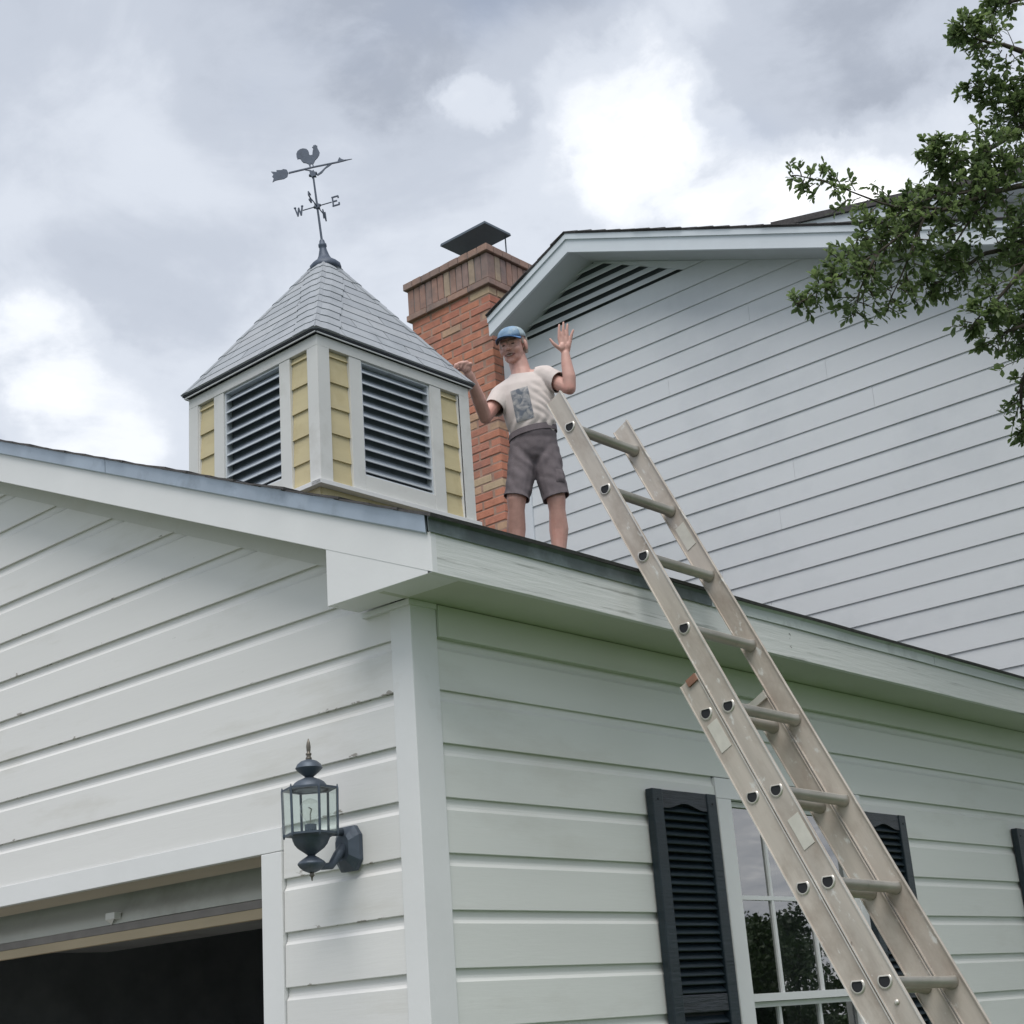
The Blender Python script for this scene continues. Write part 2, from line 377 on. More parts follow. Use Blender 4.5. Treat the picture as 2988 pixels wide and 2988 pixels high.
def print_mat():
    m = bpy.data.materials.new('faded shirt print'); m.use_nodes = True
    nt = m.node_tree; N, L = nt.nodes, nt.links
    bs = N['Principled BSDF']; bs.inputs['Roughness'].default_value = 0.9
    tc = N.new('ShaderNodeTexCoord')
    n = N.new('ShaderNodeTexNoise'); n.inputs['Scale'].default_value = 24; n.inputs['Detail'].default_value = 5
    n.inputs['Distortion'].default_value = 1.2
    L.new(tc.outputs['Object'], n.inputs[0])
    r = N.new('ShaderNodeValToRGB')
    r.color_ramp.elements[0].position = 0.36; r.color_ramp.elements[0].color = (0.125, 0.145, 0.18, 1)
    r.color_ramp.elements[1].position = 0.66; r.color_ramp.elements[1].color = (0.43, 0.42, 0.42, 1)
    L.new(n.outputs['Fac'], r.inputs[0]); L.new(r.outputs[0], bs.inputs['Base Color'])
    return m


M['print'] = print_mat()


# ------------------------------------------------------------------ helpers
def empty(name, loc, label=None, cat=None, group=None, rot=(0, 0, 0), kind=None):
    o = bpy.data.objects.new(name, None)
    o.empty_display_size = 0.1
    COL.objects.link(o)
    o.location = loc; o.rotation_euler = rot
    tag(o, label, cat, group, kind)
    return o


def tag(o, label=None, cat=None, group=None, kind=None):
    if label: o['label'] = label
    if cat: o['category'] = cat
    if group: o['group'] = group
    if kind: o['kind'] = kind
    return o


class MB:
    """Collects shapes, links them as one mesh object. Points are world points; org is subtracted."""
    def __init__(s, org=(0, 0, 0)):
        s.v = []; s.f = []; s.org = Vector(org)

    def poly(s, pts, faces):
        b = len(s.v)
        s.v += [Vector(p) - s.org for p in pts]
        s.f += [tuple(i + b for i in f) for f in faces]
        return s

    def box(s, a, b):
        (x0, y0, z0), (x1, y1, z1) = a, b
        return s.poly([(x0, y0, z0), (x1, y0, z0), (x1, y1, z0), (x0, y1, z0), (x0, y0, z1), (x1, y0, z1), (x1, y1, z1), (x0, y1, z1)],
                      [(0, 3, 2, 1), (4, 5, 6, 7), (0, 1, 5, 4), (1, 2, 6, 5), (2, 3, 7, 6), (3, 0, 4, 7)])

    def obox(s, c, ax, ay, az):
        """box from centre and three half-axis vectors"""
        c, ax, ay, az = map(Vector, (c, ax, ay, az))
        P = [c + ax * i + ay * j + az * k for k in (-1, 1) for j, i in ((-1, -1), (-1, 1), (1, 1), (1, -1))]
        return s.poly(P, [(0, 3, 2, 1), (4, 5, 6, 7), (0, 1, 5, 4), (1, 2, 6, 5), (2, 3, 7, 6), (3, 0, 4, 7)])

    def loft(s, rings, cap=True, close=True):
        n = len(rings[0]); pts = [p for r in rings for p in r]; fs = []
        for i in range(len(rings) - 1):
            for j in range(n if close else n - 1):
                k = (j + 1) % n
                fs.append((i * n + j, i * n + k, (i + 1) * n + k, (i + 1) * n + j))
        if cap:
            fs.append(tuple(reversed(range(n)))); fs.append(tuple((len(rings) - 1) * n + j for j in range(n)))
        return s.poly(pts, fs)

    def prism(s, outline, d):
        """outline: list of 3-D points; d: extrusion vector"""
        d = Vector(d); o = [Vector(p) for p in outline]
        return s.loft([o, [p + d for p in o]])

    def tube(s, pts, rad, seg=10, cap=True):
        pts = [Vector(p) for p in pts]
        if isinstance(rad, (int, float)): rad = [rad] * len(pts)
        rings = []
        up = Vector((0.31, 0.17, 0.93))
        for i, p in enumerate(pts):
            d = (pts[min(i + 1, len(pts) - 1)] - pts[max(i - 1, 0)]).normalized()
            a = d.cross(up)
            if a.length < 1e-3: a = d.cross(Vector((1, 0, 0)))
            a.normalize(); b = d.cross(a)
            rings.append([p + (a * math.cos(t) + b * math.sin(t)) * rad[i] for t in (2 * math.pi * k / seg for k in range(seg))])
        return s.loft(rings, cap)

    def lathe(s, c, prof, seg=20, axis=(0, 0, 1), twist=0.0):
        """prof: (height, radius) along axis from point c"""
        ax = Vector(axis).normalized(); c = Vector(c)
        a = ax.cross(Vector((1, 0, 0)))
        if a.length < 1e-3: a = ax.cross(Vector((0, 1, 0)))
        a.normalize(); b = ax.cross(a)
        rings = [[c + ax * h + (a * math.cos(t) + b * math.sin(t)) * max(r, 1e-4) for t in (twist + 2 * math.pi * k / seg for k in range(seg))] for h, r in prof]
        return s.loft(rings)

    def sphere(s, c, r, seg=14, rings=9):
        if isinstance(r, (int, float)): r = (r, r, r)
        c = Vector(c); P = []
        for i in range(rings):
            th = math.pi * (i + 0.02) / (rings - 1 + 0.04)
            P.append([c + Vector((r[0] * math.sin(th) * math.cos(t), r[1] * math.sin(th) * math.sin(t), r[2] * math.cos(th))) for t in (2 * math.pi * k / seg for k in range(seg))])
        return s.loft(P)

    def mesh(s, name):
        me = bpy.data.meshes.new(name)
        me.from_pydata([tuple(p) for p in s.v], [], s.f)
        me.validate()
        bm = bmesh.new(); bm.from_mesh(me)
        bmesh.ops.recalc_face_normals(bm, faces=bm.faces)
        bm.to_mesh(me); bm.free()
        return me

    def build(s, name, m, parent=None, smooth=False, bevel=0.0, kind=None, label=None):
        me = s.mesh(name)
        me.materials.append(m)
        if smooth:
            for p in me.polygons: p.use_smooth = True
        o = bpy.data.objects.new(name, me)
        COL.objects.link(o)
        if parent: o.parent = parent
        if bevel:
            b = o.modifiers.new('bevel', 'BEVEL'); b.width = bevel; b.segments = 2; b.limit_method = 'ANGLE'; b.angle_limit = R(40)
        if kind: o['kind'] = kind
        if label: o['label'] = label
        return o


def inst(name, me, parent, loc, rot=None, scale=None):
    o = bpy.data.objects.new(name, me); COL.objects.link(o)
    o.parent = parent; o.location = loc
    if rot is not None: o.rotation_euler = rot
    if scale is not None: o.scale = scale
    return o


def smooth_angle(o, deg=40):
    me = o.data
    me.shade_smooth()
    try: me.set_sharp_from_angle(angle=R(deg))
    except Exception: pass


# ------------------------------------------------------------------ ground
GZ = -2.72


def ground():
    n = 40; S = 400
    pts = []; fs = []
    for j in range(n + 1):
        for i in range(n + 1):
            u, v = 2 * i / n - 1, 2 * j / n - 1
            x, y = S * u * abs(u), S * v * abs(v)
            pts.append((x, y, GZ + (0.0 if math.hypot(x, y) < 30 else 0.4 * mnoise.noise((x * .02, y * .02, 0)))))
    fs = [(j * (n + 1) + i, j * (n + 1) + i + 1, (j + 1) * (n + 1) + i + 1, (j + 1) * (n + 1) + i) for j in range(n) for i in range(n)]
    o = MB().poly(pts, fs).build('lawn', M['lawn'])
    tag(o, 'green lawn round the house', None, None, 'structure')
    o = MB().box((-5.7, -16, GZ - 0.1), (-0.4, 0.0, GZ + 0.03)).build('driveway', M['concrete'])
    tag(o, 'concrete driveway in front of the garage', None, None, 'structure')
    # mown grass blades close to the side wall
    bl = MB()
    for _ in range(9000):
        x, y = random.uniform(0.3, 6), random.uniform(-4.5, 8)
        a = random.uniform(0, 6.28); h = random.uniform(0.03, 0.07)
        dx, dy = math.cos(a) * 0.004, math.sin(a) * 0.004
        bl.poly([(x - dx, y - dy, GZ), (x + dx, y + dy, GZ), (x + random.uniform(-.02, .02), y + random.uniform(-.02, .02), GZ + h)], [(0, 1, 2)])
    tag(bl.build('grass', M['lawn']), 'short grass beside the garage wall', None, None, 'stuff')


ground()

# ------------------------------------------------------------------ garage
EXP = 0.15716                 # siding exposure
RX, MS = -3.05, 0.4166        # ridge x, roof slope
GL = 5.10                     # garage length
GW = -6.10                    # far side wall
garage = empty('garage', (0, 0, GZ), 'white clapboard garage with an open door and dark window shutters', 'garage')
GO = (0, 0, GZ)


def rake_under(x):            # underside of the rake board
    return 0.196 - MS * (x if x > RX else 2 * RX - x)


# profile of a dutch lap board: (outward, height)
DUTCH = [(-0.020, 0.007), (-0.0012, 0.0), (0.0, 0.002), (-0.0015, 0.121), (-0.0045, 0.125), (-0.0085, 0.131), (-0.0105, 0.139), (-0.0110, EXP + 0.004), (-0.020, EXP + 0.004)]


def board(mb, pts_fn, prof, z0, lo, hi):
    """pts_fn(s, out, z) -> world point; lo/hi: callables of z giving the two ends"""
    a = [pts_fn(lo(z0 + h), o, z0 + h) for o, h in prof]
    b = [pts_fn(hi(z0 + h), o, z0 + h) for o, h in prof]
    mb.loft([a, b])
    return mb


front = lambda s, o, z: (s, -o, z)
side = lambda s, o, z: (o, s, z)


def garage_walls():
    # gable wall boards, one per course (lower ones split by the door)
    top = rake_under(RX) + 0.012
    k = 12
    for i in range(-9, 14):
        z0 = -(i) * EXP
        rng = lambda z: max((top - z) / MS, 0.01)
        jit = random.uniform(-0.0008, 0.0008)
        pf = lambda s, o, z, j=jit: (s, -(o + j), z)
        if z0 + EXP > top: z0 = z0
        if z0 + 0.01 > top: continue
        if i <= 3:
            lo = lambda z: max(GW + 0.09, RX - rng(z)); hi = lambda z: min(-0.083, RX + rng(z))
            board(MB(GO), pf, DUTCH, z0, lo, hi).build('siding_board', M['siding_front'], garage)
        else:
            board(MB(GO), pf, DUTCH, z0, lambda z: -0.592, lambda z: -0.083).build('siding_board', M['siding_front'], garage)
            board(MB(GO), pf, DUTCH, z0, lambda z: GW + 0.09, lambda z: -5.508).build('siding_board', M['siding_front'], garage)
    # side wall boards
    for i in range(1, 17):
        z0 = 0.0067 - i * EXP
        if z0 < GZ + 0.1: break
        jit = random.uniform(-0.0008, 0.0008)
        pf = lambda s, o, z, j=jit: (o + j, s, z)
        if i <= 2:
            spans = [(0.104, 5.10)]
        elif i <= 11:
            spans = [(0.104, 1.476), (2.502, 3.90 if i > 2 else 5.1), ]
            spans = [(0.104, 1.476), (2.502, 5.10)]
        else:
            spans = [(0.104, 5.10)]
        for a, b in spans:
            board(MB(GO), pf, DUTCH, z0, lambda z: a, lambda z: b).build('siding_board', M['siding_side'], garage)
    # sheathing behind the boards with the openings left open
    c = MB(GO)
    T = 0.021
    c.box((-0.70, T, GZ), (-T, 0.13, -0.54)); c.box((GW + T, T, GZ), (-5.40, 0.13, -0.54))
    zt = rake_under(-0.05)
    ol = [(-T, T, -0.54), (-T, T, 0.09), (RX, T, rake_under(RX) + 0.01), (GW + T, T, 0.09), (GW + T, T, -0.54)]
    c.prism(ol, (0, 0.109, 0))
    c.box((-0.13, 0.14, GZ), (-T, 1.565, 0.09)); c.box((-0.13, 2.385, GZ), (-T, GL, 0.09))
    c.box((-0.13, 1.565, -0.385), (-T, 2.385, 0.09)); c.box((-0.13, 1.565, GZ), (-T, 2.385, -1.78))
    c.box((GW + T, 0.14, GZ), (GW + 0.13, GL, 0.09)); c.box((GW + T, GL - 0.03, GZ), (-T, GL, 0.09))
    c.build('wall_sheathing', M['core'], garage)
    MB(GO).box((GW + 0.1, 0.05, GZ + 0.004), (-0.1, GL, GZ + 0.05)).build('garage_floor', M['concrete'], garage)
    # corner boards
    L_ = [(-0.0805, -0.005), (0.005, -0.005), (0.005, 0.103), (-0.020, 0.103), (-0.020, 0.020), (-0.0805, 0.020)]
    MB(GO).prism([(x, y, GZ + .05) for x, y in L_], (0, 0, 0.103 - GZ - .05)).build('corner_board', M['trim'], garage, bevel=0.002)
    # frieze board under the eave, slightly proud so that it shades the first course
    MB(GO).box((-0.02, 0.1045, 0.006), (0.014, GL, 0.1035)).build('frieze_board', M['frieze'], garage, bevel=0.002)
    # small moulding where the eave return meets the gable wall
    MB(GO).box((-0.19, -0.016, 0.088), (0.012, 0.10, 0.1045)).build('return_moulding', M['trim'], garage)


garage_walls()


def garage_eaves():
    y0, y1 = -0.147, GL
    # soffit and fascia
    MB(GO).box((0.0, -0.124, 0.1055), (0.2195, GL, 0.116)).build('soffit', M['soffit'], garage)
    f = MB(GO)
    n = 24
    rg = []
    for i in range(n + 1):
        y = y0 + 0.001 + (y1 - y0) * i / n
        w = 0.002 * mnoise.noise((y * 1.3, 0.3, 0))
        rg.append([(0.2205, y, 0.1035 + w), (0.2405 + w, y, 0.1035 + w), (0.2405 + w, y, 0.2235), (0.2205, y, 0.2235)])
    f.loft(rg).build('fascia', M['fascia'], garage, bevel=0.0015)
    # drip edge along the eave: dark grey-green piece, then painted pieces with a joint
    for a, b, m, lab in ((y0 - 0.012, 1.22, M['drip_dark'], 'dark grey-green drip edge'), (1.223, 2.86, M['drip_pale'], 'painted drip edge'), (2.864, GL, M['drip_pale'], 'painted drip edge')):
        pr = [(0.2455, 0.220), (0.2475, 0.2195), (0.2475, 0.256), (0.258, 0.2635), (0.15, 0.309), (0.15, 0.305), (0.2445, 0.266)]
        d = MB(GO)
        nn = 14
        rr = []
        for i in range(nn + 1):
            y = a + (b - a) * i / nn
            w = 0.003 * mnoise.noise((y * 2.1, 4.3, 0.2))
            rr.append([(x + w, y, z + w * 0.4) for x, z in pr])
        d.loft(rr).build('drip_edge', m, garage, label=lab)
    # rake boards, both slopes, and the boxed return
    for sgn in (1, -1):
        X = lambda x: x if sgn > 0 else 2 * RX - x
        e = 0.2405
        lo = lambda x: 0.196 - MS * x
        hi = lambda x: 0.319 - MS * x
        pts = [(X(e), y0, lo(e) + 0.0075), (X(e), y0, hi(e)), (X(RX), y0, hi(RX)), (X(RX), y0, lo(RX))]
        MB(GO).prism(pts, (0, 0.022, 0)).build('rake_board', M['trim'], garage, bevel=0.0015)
        xl = -0.1945
        pts = [(X(xl), y0 + 0.001, 0.1075), (X(e - 0.003), y0 + 0.001, 0.1035), (X(e - 0.003), y0 + 0.001, lo(e - 0.003) + 0.03), (X(xl), y0 + 0.001, lo(xl) + 0.03)]
        MB(GO).prism(pts, (0, 0.125, 0)).build('eave_return', M['trim'], garage, bevel=0.001)
        # rake soffit
        pts = [(X(-0.1965), y0 + 0.0225, lo(-0.1965) + 0.010), (X(-0.1965), y0 + 0.0225, lo(-0.1965) + 0.02), (X(RX), y0 + 0.0225, lo(RX) + 0.02), (X(RX), y0 + 0.0225, lo(RX) + 0.010)]
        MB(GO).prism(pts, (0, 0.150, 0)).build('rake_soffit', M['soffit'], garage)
        # flat frieze board on the wall under the rake
        yf = -0.0035
        pts = [(X(-0.10), yf, lo(-0.10) - 0.047), (X(-0.10), yf, lo(-0.10) + 0.009), (X(RX), yf, lo(RX) + 0.009), (X(RX), yf, lo(RX) - 0.047)]
        MB(GO).prism(pts, (0, 0.023, 0)).build('rake_frieze', M['rake_frieze'], garage)
        # galvanized drip edge in lengths
        cuts = [0.232, -1.335, -2.62, RX]
        for a, b in zip(cuts[:-1], cuts[1:]):
            b2 = b + 0.003
            nn = 10
            rr = []
            for i in range(nn + 1):
                x = a + (b2 - a) * i / nn
                w = 0.003 * mnoise.noise((x * 2.3, 8.1, 1.2))
                h0 = 0.312 - MS * x; h1 = 0.370 - MS * x
                rr.append([(X(x), y0 - 0.004 - abs(w) * 0.3, h0 + w * 0.3), (X(x), y0 - 0.010 - w, h0 + 0.004), (X(x), y0 - 0.013 - w, h1), (X(x), y0 + 0.03, h1), (X(x), y0 + 0.03, h1 - 0.004), (X(x), y0 - 0.003, h1 - 0.006)])
            MB(GO).loft(rr).build('drip_edge', M['drip_blue'], garage)
    # roof deck
    for sgn in (1, -1):
        X = lambda x: x if sgn > 0 else 2 * RX - x
        e = 0.235
        t0 = lambda x: 0.316 - MS * x; t1 = lambda x: 0.366 - MS * x
        MB(GO).prism([(X(e), y0 + 0.031, t0(e) + 0.01), (X(e), y0 + 0.031, t1(e) - 0.002), (X(RX), y0 + 0.031, t1(RX) - 0.002), (X(RX), y0 + 0.031, t0(RX))], (0, GL - y0 - 0.035, 0)).build('roof_deck', M['core'], garage)
        # shingle courses
        L = (0.262 - RX) * math.sqrt(1 + MS * MS)
        c = 1 / math.sqrt(1 + MS * MS)
        nx, nz = MS * c, c
        nC = 27
        for i in range(nC):
            s0 = L * i / nC; s1 = min(s0 + L / nC * 1.18, L)
            base = lambda s: Vector((0.262 - s * c, 0, 0.371 - MS * 0.262 + s * MS * c))
            rr = []
            m = 22
            lift = (0.0125 if i == 0 else 0.0075) + random.uniform(-0.001, 0.003)
            j0 = random.uniform(-0.007, 0.006)
            for q in range(m + 1):
                y = y0 - 0.022 + j0 + (GL - y0 + 0.02) * q / m
                w = 0.0035 * mnoise.noise((y * 1.7, i * 3.1, 2.0)) + (0.004 * mnoise.noise((y * 0.8, 7.7, 1.0)) if i == 0 else 0)
                sag = 0.006 * max(0, 1 - q / 1.2)       # the end droops over the drip edge
                p0 = base(s0); p1 = base(s1)
                n = Vector((nx, 0, nz))
                a, b, d, e2 = p0 + n * (w + 0.001), p0 + n * (lift + w), p1 + n * (0.004 + w), p1 + n * (w * 0.5 + 0.0)
                rr.append([(X(v.x), y, v.z - sag) for v in (a, b, d, e2)])
            MB(GO).loft(rr).build('shingle_course', M['asphalt_shingle'], garage)
    MB(GO).tube([(RX, y0 - 0.02, 0.378 - MS * RX), (RX, GL, 0.378 - MS * RX)], 0.022, 8).build('ridge_cap', M['asphalt_shingle'], garage)


garage_eaves()


def garage_door():
    # casing
    MB(GO).box((-5.505, -0.006, -0.544), (-0.595, 0.02, -0.4718)).build('door_head_trim', M['trim'], garage, bevel=0.002)
    MB(GO).box((-0.690, -0.0065, GZ + .04), (-0.595, 0.02, -0.5455)).build('door_jamb_trim', M['trim'], garage, bevel=0.002)
    MB(GO).box((-5.505, -0.0065, GZ + .04), (-5.41, 0.02, -0.5455)).build('door_jamb_trim', M['trim'], garage, bevel=0.002)
    MB(GO).box((-5.40, 0.021, -0.5445), (-0.70, 0.20, -0.525)).build('door_head', M['head_under'], garage)
    MB(GO).box((-0.712, 0.021, GZ + .04), (-0.6915, 0.20, -0.5465)).build('door_jamb', M['head_under'], garage)
    MB(GO).box((-5.409, 0.021, GZ + .04), (-5.388, 0.20, -0.5465)).build('door_jamb', M['head_under'], garage)
    door = empty('garage_door', (-3.05, 0.22, -0.60 - GZ))
    door.parent = garage
    O = Vector((-3.05, 0.22, -0.60))
    pr = [(0.262, -0.50), (0.252, -0.56), (0.238, -0.590), (0.221, -0.606), (0.213, -0.625), (0.212, -0.644), (0.235, -0.644), (0.29, -0.50)]
    rr = []
    for i in range(31):
        x = -5.38 + (5.38 - 0.72) * i / 30
        w = 0.004 * mnoise.noise((x * 1.1, 3, 0))
        rr.append([(x, y + w, z + w * .5) for y, z in pr])
    d = MB(O).loft(rr).build('door_section', M['door_paint'], door); smooth_angle(d, 50)
    MB(O).box((-5.38, 0.214, -0.672), (-0.72, 0.238, -0.6455)).build('weatherstrip', M['rubber'], door)
    MB(O).box((-5.38, 0.2135, -0.706), (-0.72, 0.240, -0.6735)).build('bottom_rail', M['tan_wood'], door)
    # the rest of the raised door runs back under the roof
    MB(O).box((-5.38, 0.35, -0.46), (-0.72, 2.6, -0.42)).build('door_panel', M['door_paint'], door)
    h = MB(O).box((-1.80, 0.185, -0.628), (-1.745, 0.2125, -0.606))
    h.poly([(-1.80, 0.184, -0.628), (-1.745, 0.184, -0.628), (-1.80, 0.212, -0.645), (-1.79, 0.212, -0.629)], [(0, 1, 2), (0, 2, 3), (1, 3, 2), (0, 3, 1)])
    h.build('lift_handle', M['trim'], door)


garage_door()


def shutter(y0, y1, name='shutter'):
    sh = empty(name, (0.02, (y0 + y1) / 2, -1.1 - GZ)); sh.parent = garage
    O = Vector((0.02, (y0 + y1) / 2, -1.1))
    zt, zb = -0.380, -1.80
    w = 0.056
    MB(O).box((0.004, y0, zb), (0.034, y0 + w, zt)).build('stile', M['shutter'], sh, bevel=0.003)
    MB(O).box((0.004, y1 - w, zb), (0.034, y1, zt)).build('stile', M['shutter'], sh, bevel=0.003)
    a, b = y0 + w + 0.001, y1 - w - 0.001
    # top rail with arched lower edge
    ol = [(0.006, a, zt - 0.001), (0.006, b, zt - 0.001)]
    for i in range(13):
        t = i / 12
        yy = b + (a - b) * t
        u = abs(t - 0.5) * 2
        arch = 0.0 if u > 0.86 else 0.5 * (1 + math.cos(math.pi * u / 0.86))
        ol.append((0.006, yy, zt - 0.062 + 0.020 * arch))
    MB(O).prism(ol, (0.024, 0, 0)).build('top_rail', M['shutter_grain'], sh)
    MB(O).box((0.006, a, -1.096), (0.030, b, -1.040)).build('mid_rail', M['shutter_grain'], sh, bevel=0.003)
    MB(O).box((0.006, a, zb), (0.030, b, zb + 0.07)).build('bottom_rail', M['shutter_grain'], sh, bevel=0.003)
    MB(O).box((0.004, a, zb), (0.0065, b, zt - 0.03)).build('back_panel', M['dark'], sh)
    sl = MB().poly([(0, -0.5, 0.012), (0.0, 0.5, 0.012), (0.021, 0.5, -0.012), (0.021, -0.5, -0.012), (0.0, -0.5, 0.0085), (0, 0.5, 0.0085), (0.0195, 0.5, -0.0145), (0.0195, -0.5, -0.0145)],
                   [(0, 1, 2, 3), (4, 7, 6, 5), (0, 4, 5, 1), (2, 6, 7, 3), (0, 3, 7, 4), (1, 5, 6, 2)]).mesh('louver_slat')
    sl.materials.append(M['shutter'])
    for za, zb2 in ((-0.425, -1.035), (-1.105, -1.73)):
        n = int(round((za - zb2) / 0.0268))
        for i in range(n):
            z = za - (za - zb2) * (i + 0.5) / n
            inst('louver_slat', sl, sh, Vector((0.0068, (a + b) / 2, z)) - O, None, (1, b - a - 0.001, 1))
    for yy in (y0 + w * .5, y1 - w * .5):
        MB(O).lathe((0.034, yy, -0.415), [(0, 0.004), (0.0015, 0.004)], 8, (1, 0, 0)).build('screw', M['dark'], sh)


def window():
    wy0, wy1 = 1.478, 2.500
    win = empty('window', (0, 1.99, -1.1 - GZ)); win.parent = garage
    O = Vector((0, 1.99, -1.1))
    MB(O).box((-0.02, wy0, -0.3835), (0.0045, wy1, -0.3105)).build('head_casing', M['trim'], win, bevel=0.002)
    MB(O).box((-0.02, wy0, -1.78), (0.006, 1.5645, -0.3845)).build('side_casing', M['trim'], win, bevel=0.002)
    MB(O).box((-0.02, 2.3855, -1.78), (0.006, wy1, -0.3845)).build('side_casing', M['trim'], win, bevel=0.002)
    MB(O).box((-0.03, wy0 - 0.02, -1.82), (0.035, wy1 + 0.02, -1.781)).build('sill', M['trim'], win, bevel=0.003)
    a, b = 1.566, 2.384
    for nm, z1, z0, x in (('upper_sash', -0.386, -1.073, -0.020), ('lower_sash', -1.0745, -1.779, -0.044)):
        s = empty(nm, (x, 1.975, (z0 + z1) / 2 + 1.1)); s.parent = win
        s.location = Vector((x, 1.975, (z0 + z1) / 2)) - O
        S = Vector((x, 1.975, (z0 + z1) / 2))
        rb = 0.026
        f = MB(S)
        f.box((x - 0.03, a, z0), (x, a + 0.016, z1)); f.box((x - 0.03, b - 0.03, z0), (x, b, z1))
        f.box((x - 0.03, a + 0.0162, z1 - 0.018), (x, b - 0.0302, z1)); f.box((x - 0.03, a + 0.0162, z0), (x, b - 0.0302, z0 + rb))
        f.build('sash_frame', M['trim'], s)
        ys = [a + 0.016, 1.806, 2.080, b - 0.03]
        zm = (z0 + rb + z1 - 0.018) / 2 + 0.004
        mu = MB(S)
        for y in ys[1:3]: mu.box((x - 0.02, y - 0.0075, z0 + rb), (x - 0.004, y + 0.0075, zm - 0.0078)); mu.box((x - 0.02, y - 0.0075, zm + 0.0078), (x - 0.004, y + 0.0075, z1 - 0.018))
        mu.box((x - 0.0205, a + 0.016, zm - 0.0075), (x - 0.0035, b - 0.03, zm + 0.0075))
        mu.build('muntin', M['trim'], s)
        for i in range(3):
            for (p, q) in ((z0 + rb, zm - 0.0075), (zm + 0.0075, z1 - 0.018)):
                MB(S).box((x - 0.015, ys[i] + 0.004, p), (x - 0.012, ys[i + 1] - 0.004, q)).build('pane', M['window_glass'], s)
    # curtain inside
    rr = []
    for i in range(26):
        y = 2.02 + 0.5 * i / 25
        x = -0.155 + 0.012 * math.sin(i * 1.9)
        rr.append([(x, y, -1.75), (x, y, -0.40), (x - 0.004, y, -0.40), (x - 0.004, y, -1.75)])
    MB(O).loft(rr).build('curtain', M['curtain'], win)
    shutter(1.058, 1.430)
    shutter(2.440, 2.805)
    shutter(3.886, 4.255)


window()


